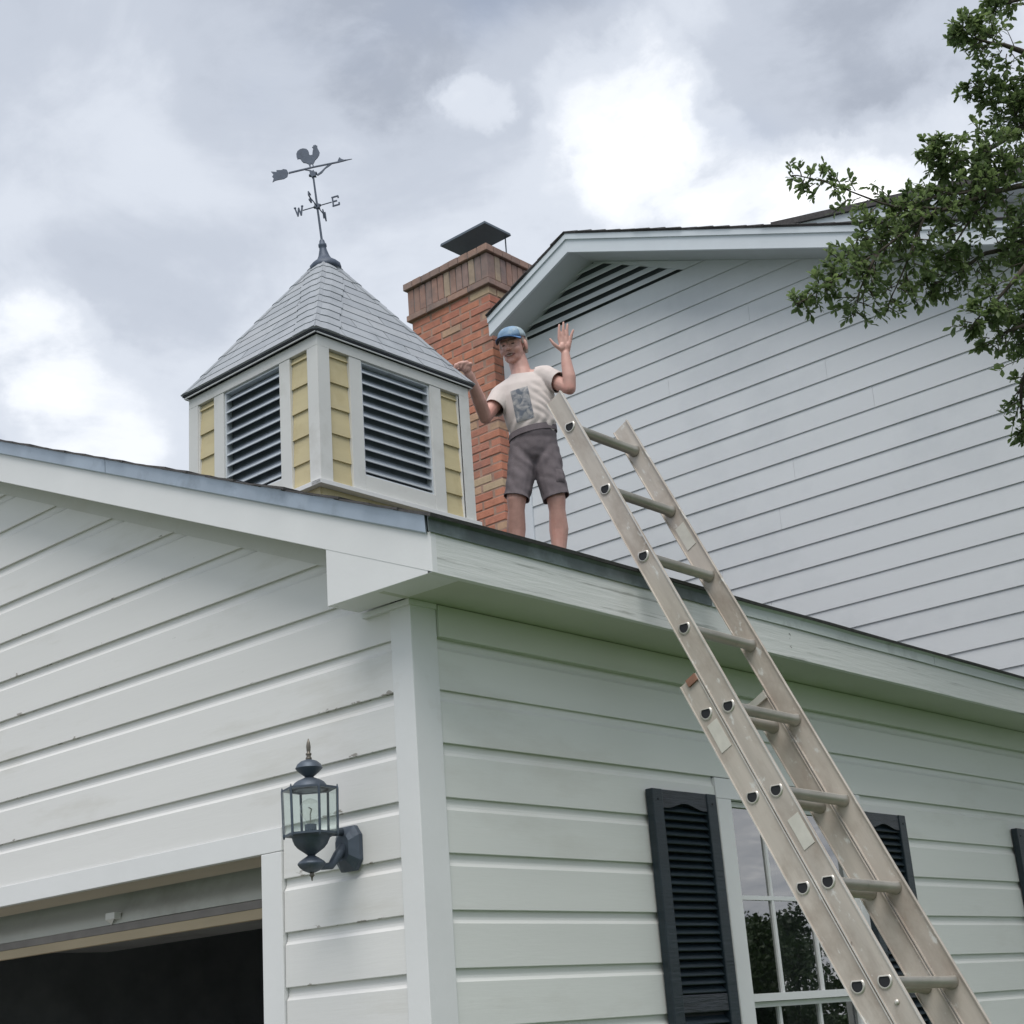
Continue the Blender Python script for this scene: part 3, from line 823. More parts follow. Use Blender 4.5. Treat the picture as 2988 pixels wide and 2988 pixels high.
# ------------------------------------------------------------------ wall lantern
def lantern():
    ax, ay = -0.290, -0.152
    L = empty('wall_lantern', (ax, 0, -0.58), 'dark metal carriage lantern with clear glass panes on the wall beside the garage door', 'lantern')
    O = Vector((ax, 0, -0.58))
    mt = M['lamp_metal']
    # octagonal back plate
    ol = []
    for (u, h) in ((-0.030, 0.064), (0.030, 0.064), (0.050, 0.036), (0.050, -0.036), (0.030, -0.064), (-0.030, -0.064), (-0.050, -0.036), (-0.050, 0.036)):
        ol.append((ax + u, 0, -0.578 + h))
    r0 = [Vector(p) for p in ol]
    cen = Vector((ax, 0, -0.578))
    rings = [r0, [p + Vector((0, -0.014, 0)) for p in r0], [cen + (p - cen) * 0.74 + Vector((0, -0.026, 0)) for p in r0], [cen + (p - cen) * 0.55 + Vector((0, -0.036, 0)) for p in r0]]
    MB(O).loft(rings).build('back_plate', mt, L)
    # scroll arm
    arm = [(ax, -0.03, -0.575), (ax, -0.055, -0.600), (ax, -0.08, -0.628), (ax, -0.115, -0.632), (ax, ay, -0.620)]
    MB(O).tube(arm, [0.016, 0.014, 0.011, 0.009, 0.010], 10).build('arm', mt, L, True)
    arm2 = [(ax, -0.034, -0.53), (ax, -0.075, -0.535), (ax, -0.11, -0.553), (ax, ay, -0.566)]
    MB(O).tube(arm2, [0.012, 0.010, 0.008, 0.008], 8).build('arm', mt, L, True)
    c = (ax, ay, 0)
    k = 1.0
    fin = [(-0.331, 0.009), (-0.325, 0.009), (-0.320, 0.006), (-0.315, 0.0085), (-0.312, 0.0085), (-0.309, 0.005), (-0.303, 0.006), (-0.292, 0.0068), (-0.280, 0.005), (-0.268, 0.0008)]
    MB(O).lathe(c, fin, 12).build('finial', M['brass'], L, True)
    ball = [(-0.382, 0.010), (-0.377, 0.015), (-0.366, 0.029), (-0.357, 0.0375), (-0.3545, 0.0395), (-0.352, 0.0385), (-0.343, 0.034), (-0.335, 0.024), (-0.330, 0.010)]
    o = MB(O).lathe(c, ball, 24).build('ball', mt, L); smooth_angle(o, 60)
    roof = [(-0.418, 0.056), (-0.414, 0.056), (-0.411, 0.0515), (-0.404, 0.049), (-0.396, 0.043), (-0.390, 0.034), (-0.385, 0.022), (-0.381, 0.013)]
    o = MB(O).lathe(c, roof, 24).build('roof', mt, L); smooth_angle(o, 60)
    # hexagonal cage
    HR = 0.0800
    hexp = [(ax + HR * math.cos(t), ay + HR * math.sin(t)) for t in (R(30 + 60 * i + 8) for i in range(6))]
    zt, zb = -0.418, -0.546
    taper = 0.965
    pos = lambda i, z: Vector((ax + (hexp[i % 6][0] - ax) * (1 if z > -0.48 else taper), ay + (hexp[i % 6][1] - ay) * (1 if z > -0.48 else taper), z))
    pl = MB(O)
    for z, h in ((zt, 0.006), (zb, 0.006)):
        r1 = [pos(i, z) for i in range(6)]; cc = Vector((ax, ay, z))
        pl.loft([[cc + (p - cc) * 0.62 for p in r1], [cc + (p - cc) * 1.0 for p in r1], [cc + (p - cc) * 1.0 + Vector((0, 0, h)) for p in r1], [cc + (p - cc) * 0.62 + Vector((0, 0, h)) for p in r1]], cap=False)
    pl.build('cage_ring', mt, L)
    for i in range(6):
        MB(O).tube([pos(i, zb) + Vector((0, 0, -0.006)), pos(i, zb), pos(i, zt), pos(i, zt) + Vector((0, 0, 0.012))], [0.002, 0.0038, 0.0038, 0.0015], 6).build('cage_post', mt, L)
        p, q = pos(i, zb + 0.007), pos(i + 1, zb + 0.007); r_, s_ = pos(i + 1, zt - 0.001), pos(i, zt - 0.001)
        e = (q - p).normalized() * 0.0042
        n = Vector((p.x + q.x - 2 * ax, p.y + q.y - 2 * ay, 0)).normalized() * 0.003
        P = [p + e, q - e, r_ - e, s_ + e]
        MB(O).loft([P, [v + n for v in P]]).build('pane', M['lamp_glass'], L)
    bowl = [(-0.602, 0.010), (-0.598, 0.014), (-0.591, 0.024), (-0.581, 0.038), (-0.570, 0.047), (-0.558, 0.052), (-0.549, 0.054), (-0.546, 0.062)]
    o = MB(O).lathe(c, bowl, 24).build('bowl', mt, L); smooth_angle(o, 60)
    b2 = [(-0.649, 0.010), (-0.643, 0.024), (-0.634, 0.034), (-0.6265, 0.0395), (-0.623, 0.0395), (-0.617, 0.034), (-0.609, 0.022), (-0.602, 0.011)]
    o = MB(O).lathe(c, b2, 24).build('ball', mt, L); smooth_angle(o, 60)
    f2 = [(-0.672, 0.0012), (-0.667, 0.0025), (-0.662, 0.003), (-0.657, 0.008), (-0.653, 0.005), (-0.648, 0.008)]
    MB(O).lathe(c, f2, 10).build('finial', M['brass'], L, True)
    MB(O).lathe(c, [(-0.546, 0.017), (-0.515, 0.017), (-0.514, 0.013)], 14).build('socket', mt, L)
    bulb = [(-0.513, 0.010), (-0.503, 0.014), (-0.490, 0.024), (-0.476, 0.0295), (-0.462, 0.029), (-0.450, 0.022), (-0.443, 0.010), (-0.441, 0.001)]
    MB(O).lathe(c, bulb, 16).build('bulb', M['bulb_glass'], L, True)
    MB(O).tube([(ax, ay, -0.512), (ax, ay, -0.485), (ax + 0.006, ay, -0.472), (ax - 0.006, ay, -0.466)], 0.0022, 6).build('filament', M['rung'], L)


lantern()


# ------------------------------------------------------------------ cupola
CX, CY, CYAW = -3.05, 2.494, -0.0096
def cupola():
    C = empty('cupola', (CX, CY, 0), 'yellow and white louvered cupola with a pointed grey shingle roof on the garage ridge', 'cupola', rot=(0, 0, CYAW))
    hx, hy = 0.566, 0.584
    zt, zb = 2.493, 1.659
    rz = lambda x: 0.372 - MS * (CX + abs(x))          # garage roof surface above local x
    tr = M['cupola_trim']
    MB().box((-hx + .06, -hy + .06, 1.35), (hx - .06, hy - .06, zt - 0.02)).build('core', M['dark'], C)
    # four faces: map (s along, out, z)
    faces = [(lambda s, o, z: (s, -hy - o, z), hx), (lambda s, o, z: (hx + o, s, z), hy),
             (lambda s, o, z: (-s, hy + o, z), hx), (lambda s, o, z: (-hx - o, -s, z), hy)]

    def fb(F, a, b, z0, z1, o0, o1, name, m, bev=0.0015):
        P = [F(s, o, z) for z in (z0, z1) for s, o in ((a, o0), (b, o0), (b, o1), (a, o1))]
        return MB().poly(P, [(0, 1, 2, 3), (4, 5, 6, 7), (0, 1, 5, 4), (1, 2, 6, 5), (2, 3, 7, 6), (3, 0, 4, 7)]).build(name, m, C, bevel=bev)
    for fi, (F, h) in enumerate(faces):
        cw = 0.084; y1 = h - cw; y0 = h - 0.232; op = h - 0.325 + 0.005
        ztop = 2.432
        # frieze, corner boards
        q_ = 0.049 if fi % 2 else 0.0
        fb(F, -h + q_, h - q_, ztop, zt, -0.05, 0.0006 * (fi % 2), 'frieze', tr)
        for s in (-1, 1):
            a, b = sorted((s * (h - 0.0007 * (fi % 2)), s * y1))
            fb(F, a, b, zb, ztop - 0.0008, -0.05 if fi % 2 == 0 else -0.0, 0.0005 * (fi % 2) + (0.0 if fi % 2 == 0 else 0.001), 'corner_board', tr)
            # yellow lap boards between corner board and casing
            a, b = sorted((s * (y1 - 0.001), s * (y0 + 0.001)))
            n = 6
            for k in range(n):
                z0 = zb + 0.0 + k * 0.148 - 0.005
                z1 = min(z0 + 0.160, ztop - 0.002)
                if z0 < zb + 0.001: z0 = zb + 0.001
                P = [F(s_, o, z) for s_ in (a, b) for o, z in ((-0.05, z0), (-0.014, z0), (-0.0255, z1), (-0.05, z1))]
                MB().poly(P, [(0, 1, 2, 3), (7, 6, 5, 4), (0, 4, 5, 1), (1, 5, 6, 2), (2, 6, 7, 3), (3, 7, 4, 0)]).build('lap_board', M['yellow'], C)
            # inner white caulk bead beside corner board
            a, b = sorted((s * (y1 - 0.0005), s * (y1 - 0.006)))
            fb(F, a, b, zb + .002, ztop - 0.002, -0.05, -0.007, 'bead', M['trim'], 0)
            # casing beside the louver
            a, b = sorted((s * y0, s * op))
            fb(F, a, b, zb, ztop - 0.0008, -0.05, -0.003, 'casing', tr)
        fb(F, -op + 0.0005, op - 0.0005, zb, 1.757, -0.05, -0.004, 'sill_board', tr)
        # louver
        lf = MB()
        for a, b, z0, z1 in ((-op + 0.0008, -op + 0.012, 1.758, ztop - 0.001), (op - 0.012, op - 0.0008, 1.758, ztop - 0.001), (-op + 0.0125, op - 0.0125, ztop - 0.012, ztop - 0.001), (-op + 0.0125, op - 0.0125, 1.758, 1.768)):
            P = [F(s, o, z) for z in (z0, z1) for s, o in ((a, -0.055), (b, -0.055), (b, -0.014), (a, -0.014))]
            lf.poly(P, [(0, 1, 2, 3), (4, 5, 6, 7), (0, 1, 5, 4), (1, 2, 6, 5), (2, 3, 7, 6), (3, 0, 4, 7)])
        lf.build('louver_frame', M['louver'], C)
        fb(F, -op + 0.012, op - 0.012, 1.766, ztop - 0.01, -0.059, -0.057, 'screen', M['screen'], 0)
        n = 10
        for k in range(n):
            z = 1.770 + (ztop - 1.785) * (k + 0.25) / n
            a, b = -op + 0.013, op - 0.013
            # slat: sloping blade with a pale rolled front lip
            P = [F(s, o, zz) for s in (a, b) for o, zz in ((-0.014, z - 0.002), (-0.014, z + 0.0065), (-0.018, z + 0.008), (-0.054, z + 0.050), (-0.056, z + 0.047), (-0.020, z - 0.0025))]
            o = MB().poly(P, [(0, 1, 2, 3, 4, 5), (11, 10, 9, 8, 7, 6)] + [(i, (i + 1) % 6, (i + 1) % 6 + 6, i + 6) for i in range(6)]).build('louver_slat', M['louver'], C)
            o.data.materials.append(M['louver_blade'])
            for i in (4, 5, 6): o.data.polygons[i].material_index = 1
        # ledge
        e = 0.022
        fb(F, -h - e * (1 if fi % 2 else 0.999), h + e * (1 if fi % 2 else 0.999), 1.633 + 0.0004 * (fi % 2), zb - 0.0005 - 0.0004 * (fi % 2), -0.05, e, 'ledge', M['trim'])
        # skirt boards below the ledge down to the roof
        for k in range(3):
            z1 = 1.6325 - k * 0.10; z0 = z1 - 0.10
            if fi in (1, 3):
                if z1 < rz(h) - 0.02: continue
                P = [F(s_, o, z) for s_ in (-h + .03, h - .03) for o, z in ((-0.05, z0), (-0.018, z0), (-0.028, z1 + .0), (-0.05, z1))]
                MB().poly(P, [(0, 1, 2, 3), (7, 6, 5, 4), (0, 4, 5, 1), (1, 5, 6, 2), (2, 6, 7, 3), (3, 7, 4, 0)]).build('skirt_board', M['yellow'], C)
            else:
                for s in (-1, 1):
                    xa = abs(0.372 - MS * CX - z1) / MS
                    P = [F(s * q, -0.03, z) for q, z in ((min(xa, h - .03), z1), (h - .03, z1), (h - .03, z0))]
                    MB().prism(P, Vector(F(0, -0.018, 0)) - Vector(F(0, -0.03, 0))).build('skirt_board', M['yellow'], C)
    # ---- roof
    ex, ey, ze, hh = 0.5905, 0.615, 2.515, 0.90
    apex = Vector((0, 0, ze + hh))
    cor = [Vector((ex, -ey, ze)), Vector((ex, ey, ze)), Vector((-ex, ey, ze)), Vector((-ex, -ey, ze))]
    inner = [c + (apex - c) * 0.012 + Vector((0, 0, -0.012)) for c in cor]
    MB().poly([*[c + Vector((0, 0, -0.007)) for c in cor], apex + Vector((0, 0, -0.007))], [(0, 1, 4), (1, 2, 4), (2, 3, 4), (3, 0, 4), (3, 2, 1, 0)]).build('roof_deck', M['shingle_edge'], C)
    # white drip strip under the eave
    for i in range(4):
        a, b = cor[i] * 0.985, cor[(i + 1) % 4] * 0.985
        a.z = b.z = zt + 0.001
        d = (b - a).normalized()
        n = Vector((d.y, -d.x, 0)) * 0.006
        MB().obox((a + b) / 2 + Vector((0, 0, 0.0035)), (b - a) / 2 * (0.998 if i % 2 else 0.985), n * 0.5, (0, 0, 0.003)).build('drip_strip', M['trim'], C)
    NR = 12
    fcs = [(cor[3], cor[0]), (cor[0], cor[1]), (cor[1], cor[2]), (cor[2], cor[3])]
    rnd = random.Random(3)
    for fi, (a, b) in enumerate(fcs):
        e = (b - a).normalized()
        n = (b - a).cross(apex - a).normalized()
        if n.z < 0: n = -n
        for r in range(NR):
            t0 = r / NR; t1 = min((r + 1.12) / NR, 0.985)
            A0, B0 = a.lerp(apex, t0), b.lerp(apex, t0)
            A1, B1 = a.lerp(apex, t1), b.lerp(apex, t1)
            w = (B0 - A0).length
            if r == 0:
                th = 0.011
            else: th = 0.005
            cuts = [0.0]
            x = rnd.uniform(0.12, 0.30)
            while x < w - 0.08:
                cuts.append(x); x += rnd.uniform(0.22, 0.34)
            cuts.append(w)
            for c0, c1 in zip(cuts[:-1], cuts[1:]):
                g = 0.0026
                def top(sv):                       # the same distance along the course, clipped by the hips
                    p = A0 + e * sv + (A1 - A0 - e * ((A1 - A0).dot(e)))
                    lo = (A1 - A0).dot(e); hi = lo + (B1 - A1).length
                    q = min(max(sv, lo), hi)
                    return A0 + e * q + (A1 - A0 - e * lo)
                s0 = c0 + (g if c0 > 0 else -0.002); s1 = c1 - (g if c1 < w else -0.002)
                sk = rnd.uniform(-0.004, 0.004)
                lo0, lo1 = A0 + e * s0, A0 + e * s1
                hi0, hi1 = top(s0 + sk), top(s1 + sk)
                jit = rnd.uniform(0, 0.0015)
                P = [lo0 + n * 0.0, lo1 + n * 0.0, hi1 - n * 0.002, hi0 - n * 0.002, lo0 + n * (th + jit), lo1 + n * (th + jit), hi1 + n * 0.002, hi0 + n * 0.002]
                if (hi1 - hi0).length < 0.004:
                    P = [lo0, lo1, hi0 - n * .002, lo0 + n * (th + jit), lo1 + n * (th + jit), hi0 + n * .002]
                    MB().poly(P, [(0, 2, 1), (3, 4, 5), (0, 1, 4, 3), (1, 2, 5, 4), (2, 0, 3, 5)]).build('shingle', M['grey_shingle'], C)
                else:
                    MB().poly(P, [(0, 3, 2, 1), (4, 5, 6, 7), (0, 1, 5, 4), (1, 2, 6, 5), (2, 3, 7, 6), (3, 0, 4, 7)]).build('shingle', M['grey_shingle'], C)
    # hip caps bent over the four hips
    for ci, c in enumerate(cor):
        e1 = (cor[ci - 1] - c).normalized(); e2 = (cor[(ci + 1) % 4] - c).normalized()
        fr = ci == 0
        n_c, wid = (12, 0.165) if fr else (8, 0.060)
        fn = []
        for (p, q) in ((c, cor[ci - 1]), (c, cor[(ci + 1) % 4])):
            n = (q - p).cross(apex - p).normalized()
            fn.append(n if n.z > 0 else -n)
        nm = (fn[0] + fn[1]).normalized()
        for k in range(n_c):
            t0 = k / n_c; t1 = min((k + 1.1) / n_c, 0.99)
            rings = []
            for t, lift in ((t0, 0.0115 if k else 0.014), (t1, 0.0065)):
                p = c.lerp(apex, t)
                w = min(wid * (1.0 if not fr else (1.0 + 0.05 * math.sin(k * 2.1))), (cor[0] - cor[1]).length * (1 - t) * 0.5 + 0.004)
                drop = nm * (-0.016 if fr else -0.006)
                up_ = [p + e1 * w + fn[0] * lift, p + e1 * w * 0.45 + fn[0] * (lift + .001) , p + e1 * w * 0.16 + fn[0] * lift + drop * .35, p + nm * lift + drop, p + e2 * w * 0.16 + fn[1] * lift + drop * .35, p + e2 * w * 0.45 + fn[1] * (lift + .001), p + e2 * w + fn[1] * lift]
                dn = [q - nm * 0.006 for q in reversed(up_)]
                rings.append(up_ + dn)
            o = MB().loft(rings).build('hip_cap', M['grey_shingle'], C)
    return C


cupola()


# ------------------------------------------------------------------ weather vane
def vane():
    base = Vector((CX, CY, 3.36))
    W = empty('weather_vane', base, 'dark iron rooster weather vane with arrow and letters on the cupola top', 'weather vane')
    # frame: d along the arrow, tilted slightly as the real one leans
    az = R(41)
    d = Vector((math.cos(az), math.sin(az), 0)); f = Vector((-d.y, d.x, 0))
    lean = Matrix.Rotation(R(3.2), 3, f)      # about the view direction
    W.rotation_euler = Matrix.Rotation(R(-5.0), 3, f).to_euler()
    m = M['vane']
    S = 0.000472
    def P(px, py, cx=745.0, cy=1780.0):
        """sketch plane: sketch units relative to the mast foot; returns local point"""
        # undo the lean of the mast in the sketch
        x, y = (px - cx), (cy - py)
        th = math.radians(-5.4)
        xr = x * math.cos(th) - y * math.sin(th); yr = x * math.sin(th) + y * math.cos(th)
        return d * (xr * S) + Vector((0, 0, yr * S * 1.04))
    def flat(pts, name, th=0.008, par=W):
        o = [P(*p) for p in pts]
        return MB().prism([q - f * th / 2 for q in o], f * th).build(name, m, par)
    up = Vector((0, 0, 1))
    # flange and bell base on the roof tip
    fl = []
    for i in range(4):
        pass
    MB().lathe((0, 0, 0), [(-0.058, 0.094), (-0.050, 0.099), (-0.022, 0.094), (0.004, 0.064), (0.014, 0.048), (0.045, 0.034), (0.085, 0.0235), (0.105, 0.0215), (0.112, 0.026), (0.125, 0.0255), (0.135, 0.018), (0.150, 0.016), (0.160, 0.010), (0.163, 0.006)], 12).build('bell_base', m, W, True)
    MB().tube([(0, 0, 0.15), (0, 0, 0.60)], [0.0075, 0.006], 8).build('mast', m, W)
    zl = P(735, 975).z
    zu = P(690, 515).z
    za = P(685, 415).z
    def star(z, r, name):
        pts = []
        for i in range(12):
            a = math.pi * 2 * i / 12 + 0.26
            rr = r if i % 2 == 0 else r * 0.62
            pts.append(d * (rr * math.cos(a)) + up * (z + rr * math.sin(a)))
        MB().prism([q - f * 0.012 for q in pts], f * 0.024).build(name, m, W)
    star(zl, 0.024, 'star_hub'); star(zu, 0.027, 'star_hub')
    # direction arms with letters, turned a little against the arrow
    d0, f0 = d, f
    a2 = R(27)
    d = Vector((math.cos(a2), math.sin(a2), 0)); f = Vector((-d.y, d.x, 0))
    ln = 0.145
    for sg, ch in ((-1, 'W'), (1, 'E')):
        MB().tube([(0, 0, zl), d * (sg * 0.095) + up * zl], 0.0035, 6).build('direction_arm', m, W)
        letter(ch, d * (sg * 0.120) + up * zl, d, up, 0.060, f, m, W)
    for sg, ch in ((1, 'N'), (-1, 'S')):
        MB().tube([(0, 0, zl), f * (sg * 0.095) + up * zl], 0.0035, 6).build('direction_arm', m, W)
        letter(ch, f * (sg * 0.120) + up * zl, f, up, 0.060, d, m, W)
    d, f = d0, f0
    # arrow
    arrow = empty('arrow', (0, 0, za)); arrow.parent = W
    AO = Vector((0, 0, za))
    def flatA(pts, name, th, sub=None):
        o = [P(*p) - AO for p in pts]
        return MB().prism([q - f * th / 2 for q in o], f * th).build(name, m, arrow)
    flatA([(310, 470), (640, 408), (960, 358), (1060, 338), (1060, 352), (960, 374), (640, 424), (310, 490)], 'shaft', 0.009)
    flatA([(955, 352), (975, 305), (985, 300), (1000, 322), (1040, 340), (1145, 334), (1060, 352), (960, 372)], 'arrow_tip', 0.007)
    flatA([(78, 446), (150, 455), (150, 430), (215, 432), (240, 420), (285, 432), (305, 480), (290, 535), (245, 562), (165, 572), (130, 580), (95, 600), (112, 545), (92, 520), (110, 490)], 'tail_fin', 0.006)
    flatA([(520, 452), (590, 455), (640, 485), (690, 520), (740, 480), (790, 430), (830, 395), (880, 388), (850, 412), (790, 452), (745, 510), (690, 545), (625, 500), (580, 468)], 'scroll_brace', 0.007)
    # rooster
    flat([(585, 412), (573, 372), (540, 352), (505, 345), (482, 318), (470, 292), (448, 282), (430, 292), (418, 258), (416, 212), (432, 172), (468, 146), (505, 138), (548, 148), (573, 175), (583, 205), (581, 232), (600, 245), (626, 240), (630, 196), (640, 150), (624, 128), (642, 118), (640, 100), (655, 106), (666, 92), (680, 108), (694, 112), (693, 140), (706, 170), (722, 212), (714, 250), (690, 288), (660, 318), (645, 352), (634, 372), (640, 408), (628, 410), (618, 372), (600, 372), (598, 412)], 'rooster', 0.008)


STROKES = {
    'W': [((-.5, .5), (-.22, -.5)), ((-.22, -.5), (0, .4)), ((0, .4), (.22, -.5)), ((.22, -.5), (.5, .5)), ((-.62, .5), (-.36, .5)), ((.36, .5), (.62, .5))],
    'E': [((-.35, -.5), (-.35, .5)), ((-.45, .5), (.42, .5)), ((-.45, -.5), (.45, -.5)), ((-.35, 0), (.2, 0)), ((.42, .5), (.42, .28)), ((.45, -.5), (.45, -.26))],
    'N': [((-.4, -.5), (-.4, .5)), ((-.4, .5), (.4, -.5)), ((.4, -.5), (.4, .5))],
    'S': [((.38, .42), (-.3, .5)), ((-.3, .5), (-.4, .1)), ((-.4, .1), (.4, -.1)), ((.4, -.1), (.3, -.5)), ((.3, -.5), (-.4, -.42))]}


def letter(ch, c, a, b, h, f, m, par):
    mb = MB()
    for i, ((x0, y0), (x1, y1)) in enumerate(STROKES[ch]):
        p, q = Vector(c) + a * (x0 * h * .8) + b * (y0 * h), Vector(c) + a * (x1 * h * .8) + b * (y1 * h)
        dd = (q - p); n = dd.normalized().cross(f).normalized()
        mb.obox((p + q) / 2, dd / 2 * 1.06, n * 0.0042, f * (0.003 + 0.0002 * i))
    mb.build('letter', m, par)


vane()


# ------------------------------------------------------------------ house
HY = 5.12
HRX, HRZ = -3.0, 4.278         # soffit apex on the wall
HML, HMR = 0.46, 0.403
house = empty('house', (-1.7, HY + 3, GZ), 'taller white sided house with a gable end and a triangular louvered vent behind the garage', 'house')
HO = Vector((-1.7, HY + 3, GZ))


def house_build():
    us = lambda x: HRZ - (HMR * (x - HRX) if x > HRX else HML * (HRX - x))     # soffit height
    XL, XR = -6.3, 0.95
    ZV = 3.886
    # clapboards, one object each; courses start under the vent
    base = 3.735
    EX = 0.148
    LAP = [(-0.02, 0.007), (-0.0004, 0.0), (0.0, 0.0015), (-0.0078, EX + 0.003), (-0.02, EX + 0.003)]
    pf = lambda s, o, z: (s, HY - o, z)
    rnd = random.Random(11)
    for k in range(-1, 24):
        z0 = base - k * EX
        lo = lambda z: max(-3.7535, HRX - (HRZ + .01 - z) / HML)
        hi = lambda z: min(XR, HRX + (HRZ + .01 - z) / HMR)
        j = rnd.uniform(-0.0006, 0.0006)
        pf2 = lambda s, o, z: (s, HY - o - j, z)
        a, b = lo(z0), hi(z0)
        # butt joints
        cut = rnd.uniform(-2.6, -0.9) if k % 2 else None
        if k > 1 and cut and cut < b - 0.4:
            board(MB(HO), pf2, LAP, z0, lo, lambda z: cut - 0.0008).build('siding_board', M['house_siding'], house)
            board(MB(HO), pf2, LAP, z0, lambda z: cut + 0.0008, hi).build('siding_board', M['house_siding'], house)
        elif k >= 0:
            board(MB(HO), pf2, LAP, z0, lo, hi).build('siding_board', M['house_siding'], house)
    MB(HO).box((-3.923, HY - 0.012, 1.2), (-3.7550, HY + 0.03, us(-3.83) - 0.04)).build('corner_board', M['house_trim'], house, bevel=0.002)
    # wall body and other walls
    zL, zR = us(XL), us(XR)
    MB(HO).prism([(XL, HY + 0.021, GZ), (XR, HY + 0.021, GZ), (XR, HY + 0.021, zR), (HRX, HY + 0.021, HRZ), (XL, HY + 0.021, zL)], (0, 6.5, 0)).build('wall', M['house_siding'], house)
    # triangular vent
    vent = empty('gable_vent', Vector((HRX, HY, 4.05)) - HO); vent.parent = house
    VO = Vector((HRX, HY, 4.05))
    vl = HRX - (HRZ - ZV) / HML; vr = -2.205
    VS = (HRZ - ZV) / (vr - HRX)
    MB(VO).prism([(vl, HY + 0.018, ZV), (vr, HY + 0.018, ZV), (HRX, HY + 0.018, HRZ)], (0, 0.002, 0)).build('vent_back', M['vent_dark'], vent)
    MB(VO).prism([(vr, HY - 0.002, ZV + .001), (HRX + (HRZ - ZV) / HMR - .004, HY - 0.002, ZV + .001), (HRX + .002, HY - 0.002, HRZ - .001)], (0, 0.02, 0)).build('vent_trim', M['house_siding'], vent)
    n = 5
    for i in range(n):
        z0 = ZV + 0.012 + 0.078 * i
        z1 = z0 + 0.056
        # sloped blade, clipped by the two rakes
        P = []
        for z, y in ((z0, HY - 0.014), (z0 + 0.006, HY - 0.016), (z1, HY + 0.012), (z1 - 0.006, HY + 0.015)):
            P.append((HRX - (HRZ + .01 - z) / HML + 0.01, y, z))
        Q = []
        for z, y in ((z0, HY - 0.014), (z0 + 0.006, HY - 0.016), (z1, HY + 0.012), (z1 - 0.006, HY + 0.015)):
            Q.append((HRX + (HRZ - z) / VS, y, z))
        if P[2][0] < Q[2][0]:
            MB(VO).loft([P, Q]).build('louver_slat', M['house_siding'], vent)
    # roof overhang: rake boards, soffits, drip, shingles
    Yr = 4.84
    lo = lambda x: us(x) - 0.020
    segs = ((HRX, XR + 0.35), (HRX, -3.815))
    for (a, b) in segs:
        s = 1 if b > a else -1
        P = [(a, Yr, lo(a)), (b, Yr, lo(b)), (b, Yr, lo(b) + 0.105), (a, Yr, lo(a) + 0.105)]
        MB(HO).prism(P, (0, 0.022, 0)).build('rake_board', M['house_trim'], house, bevel=0.0015)
        P = [(a, Yr - 0.012, lo(a) + 0.104), (b, Yr - 0.012, lo(b) + 0.104), (b, Yr - 0.012, lo(b) + 0.150), (a, Yr - 0.012, lo(a) + 0.150)]
        MB(HO).prism(P, (0, 0.03, 0)).build('shadow_board', M['house_trim'], house, bevel=0.001)
        P = [(a, Yr + 0.0225, us(a) + 0.002), (b, Yr + 0.0225, us(b) + 0.002), (b, Yr + 0.0225, us(b) + 0.012), (a, Yr + 0.0225, us(a) + 0.012)]
        MB(HO).prism(P, (0, HY - Yr - 0.002, 0)).build('soffit', M['house_soffit'], house)
        P = [(a, Yr - 0.018, lo(a) + 0.151), (b, Yr - 0.018, lo(b) + 0.151), (b, Yr - 0.018, lo(b) + 0.160), (a, Yr - 0.018, lo(a) + 0.160)]
        MB(HO).prism(P, (0, 0.30, 0)).build('roof_edge', M['asphalt_shingle'], house)
        # shingle courses down the slope, their ends make the ragged rake edge
        sl = HMR if s > 0 else HML
        nc = int(abs(b - a) / 0.125)
        for i in range(nc):
            xa = b - (b - a) * i / nc; xb = b - (b - a) * (i + 1.15) / nc
            if (xb - a) * s < 0: xb = a
            w = rnd.uniform(0, 0.004); yj = rnd.uniform(-0.006, 0.006)
            z = lambda x, t: lo(x) + 0.1605 + t
            P = [(xa, Yr - 0.026 + yj, z(xa, 0.0)), (xa, Yr - 0.026 + yj, z(xa, 0.009 + w)), (xb, Yr - 0.026 + yj, z(xb, 0.004)), (xb, Yr - 0.026 + yj, z(xb, 0.0))]
            MB(HO).prism(P, (0, 6.7 if s > 0 else 0.28, 0)).build('shingle_course', M['asphalt_shingle'], house)
    # left slope behind the chimney
    P = [(HRX, HY + 0.03, us(HRX) + 0.14), (-6.7, HY + 0.03, us(-6.7) + 0.14), (-6.7, HY + 0.03, us(-6.7) + 0.16), (HRX, HY + 0.03, us(HRX) + 0.16)]
    MB(HO).prism(P, (0, 6.5, 0)).build('roof', M['asphalt_shingle'], house)
    # step flashing where roof meets chimney
    fl = MB(HO)
    for i in range(5):
        y = 5.02 + 0.14 * i
        x0 = -3.921 + 0.0005 * i
        fl.box((x0, y, us(-3.86) + 0.135), (x0 + 0.0015, y + 0.15, us(-3.86) + 0.135 + 0.13 + 0.03 * (i % 2)))
    fl.build('step_flashing', M['drip_blue'], house)
    # rear wing whose roof edge shows above the rake at the right
    MB(HO).prism([(-2.5, 8.0, 2.0), (0.9, 8.0, 2.0), (0.9, 8.0, 4.60), (-2.5, 8.0, 5.36)], (0, 4, 0)).build('wing_wall', M['house_siding'], house)
    zz = lambda x: 5.44 - 0.213 * (x + 2.5)
    MB(HO).prism([(-2.9, 7.75, zz(-2.9) - 0.14), (1.1, 7.75, zz(1.1) - 0.14), (1.1, 7.75, zz(1.1) - 0.03), (-2.9, 7.75, zz(-2.9) - 0.03)], (0, 0.24, 0)).build('wing_rake', M['house_trim'], house)
    MB(HO).prism([(-2.9, 7.72, zz(-2.9) - 0.028), (1.1, 7.72, zz(1.1) - 0.028), (1.1, 7.72, zz(1.1) + 0.03), (-2.9, 7.72, zz(-2.9) + 0.03)], (0, 4.3, 0)).build('wing_roof', M['asphalt_shingle'], house)


house_build()


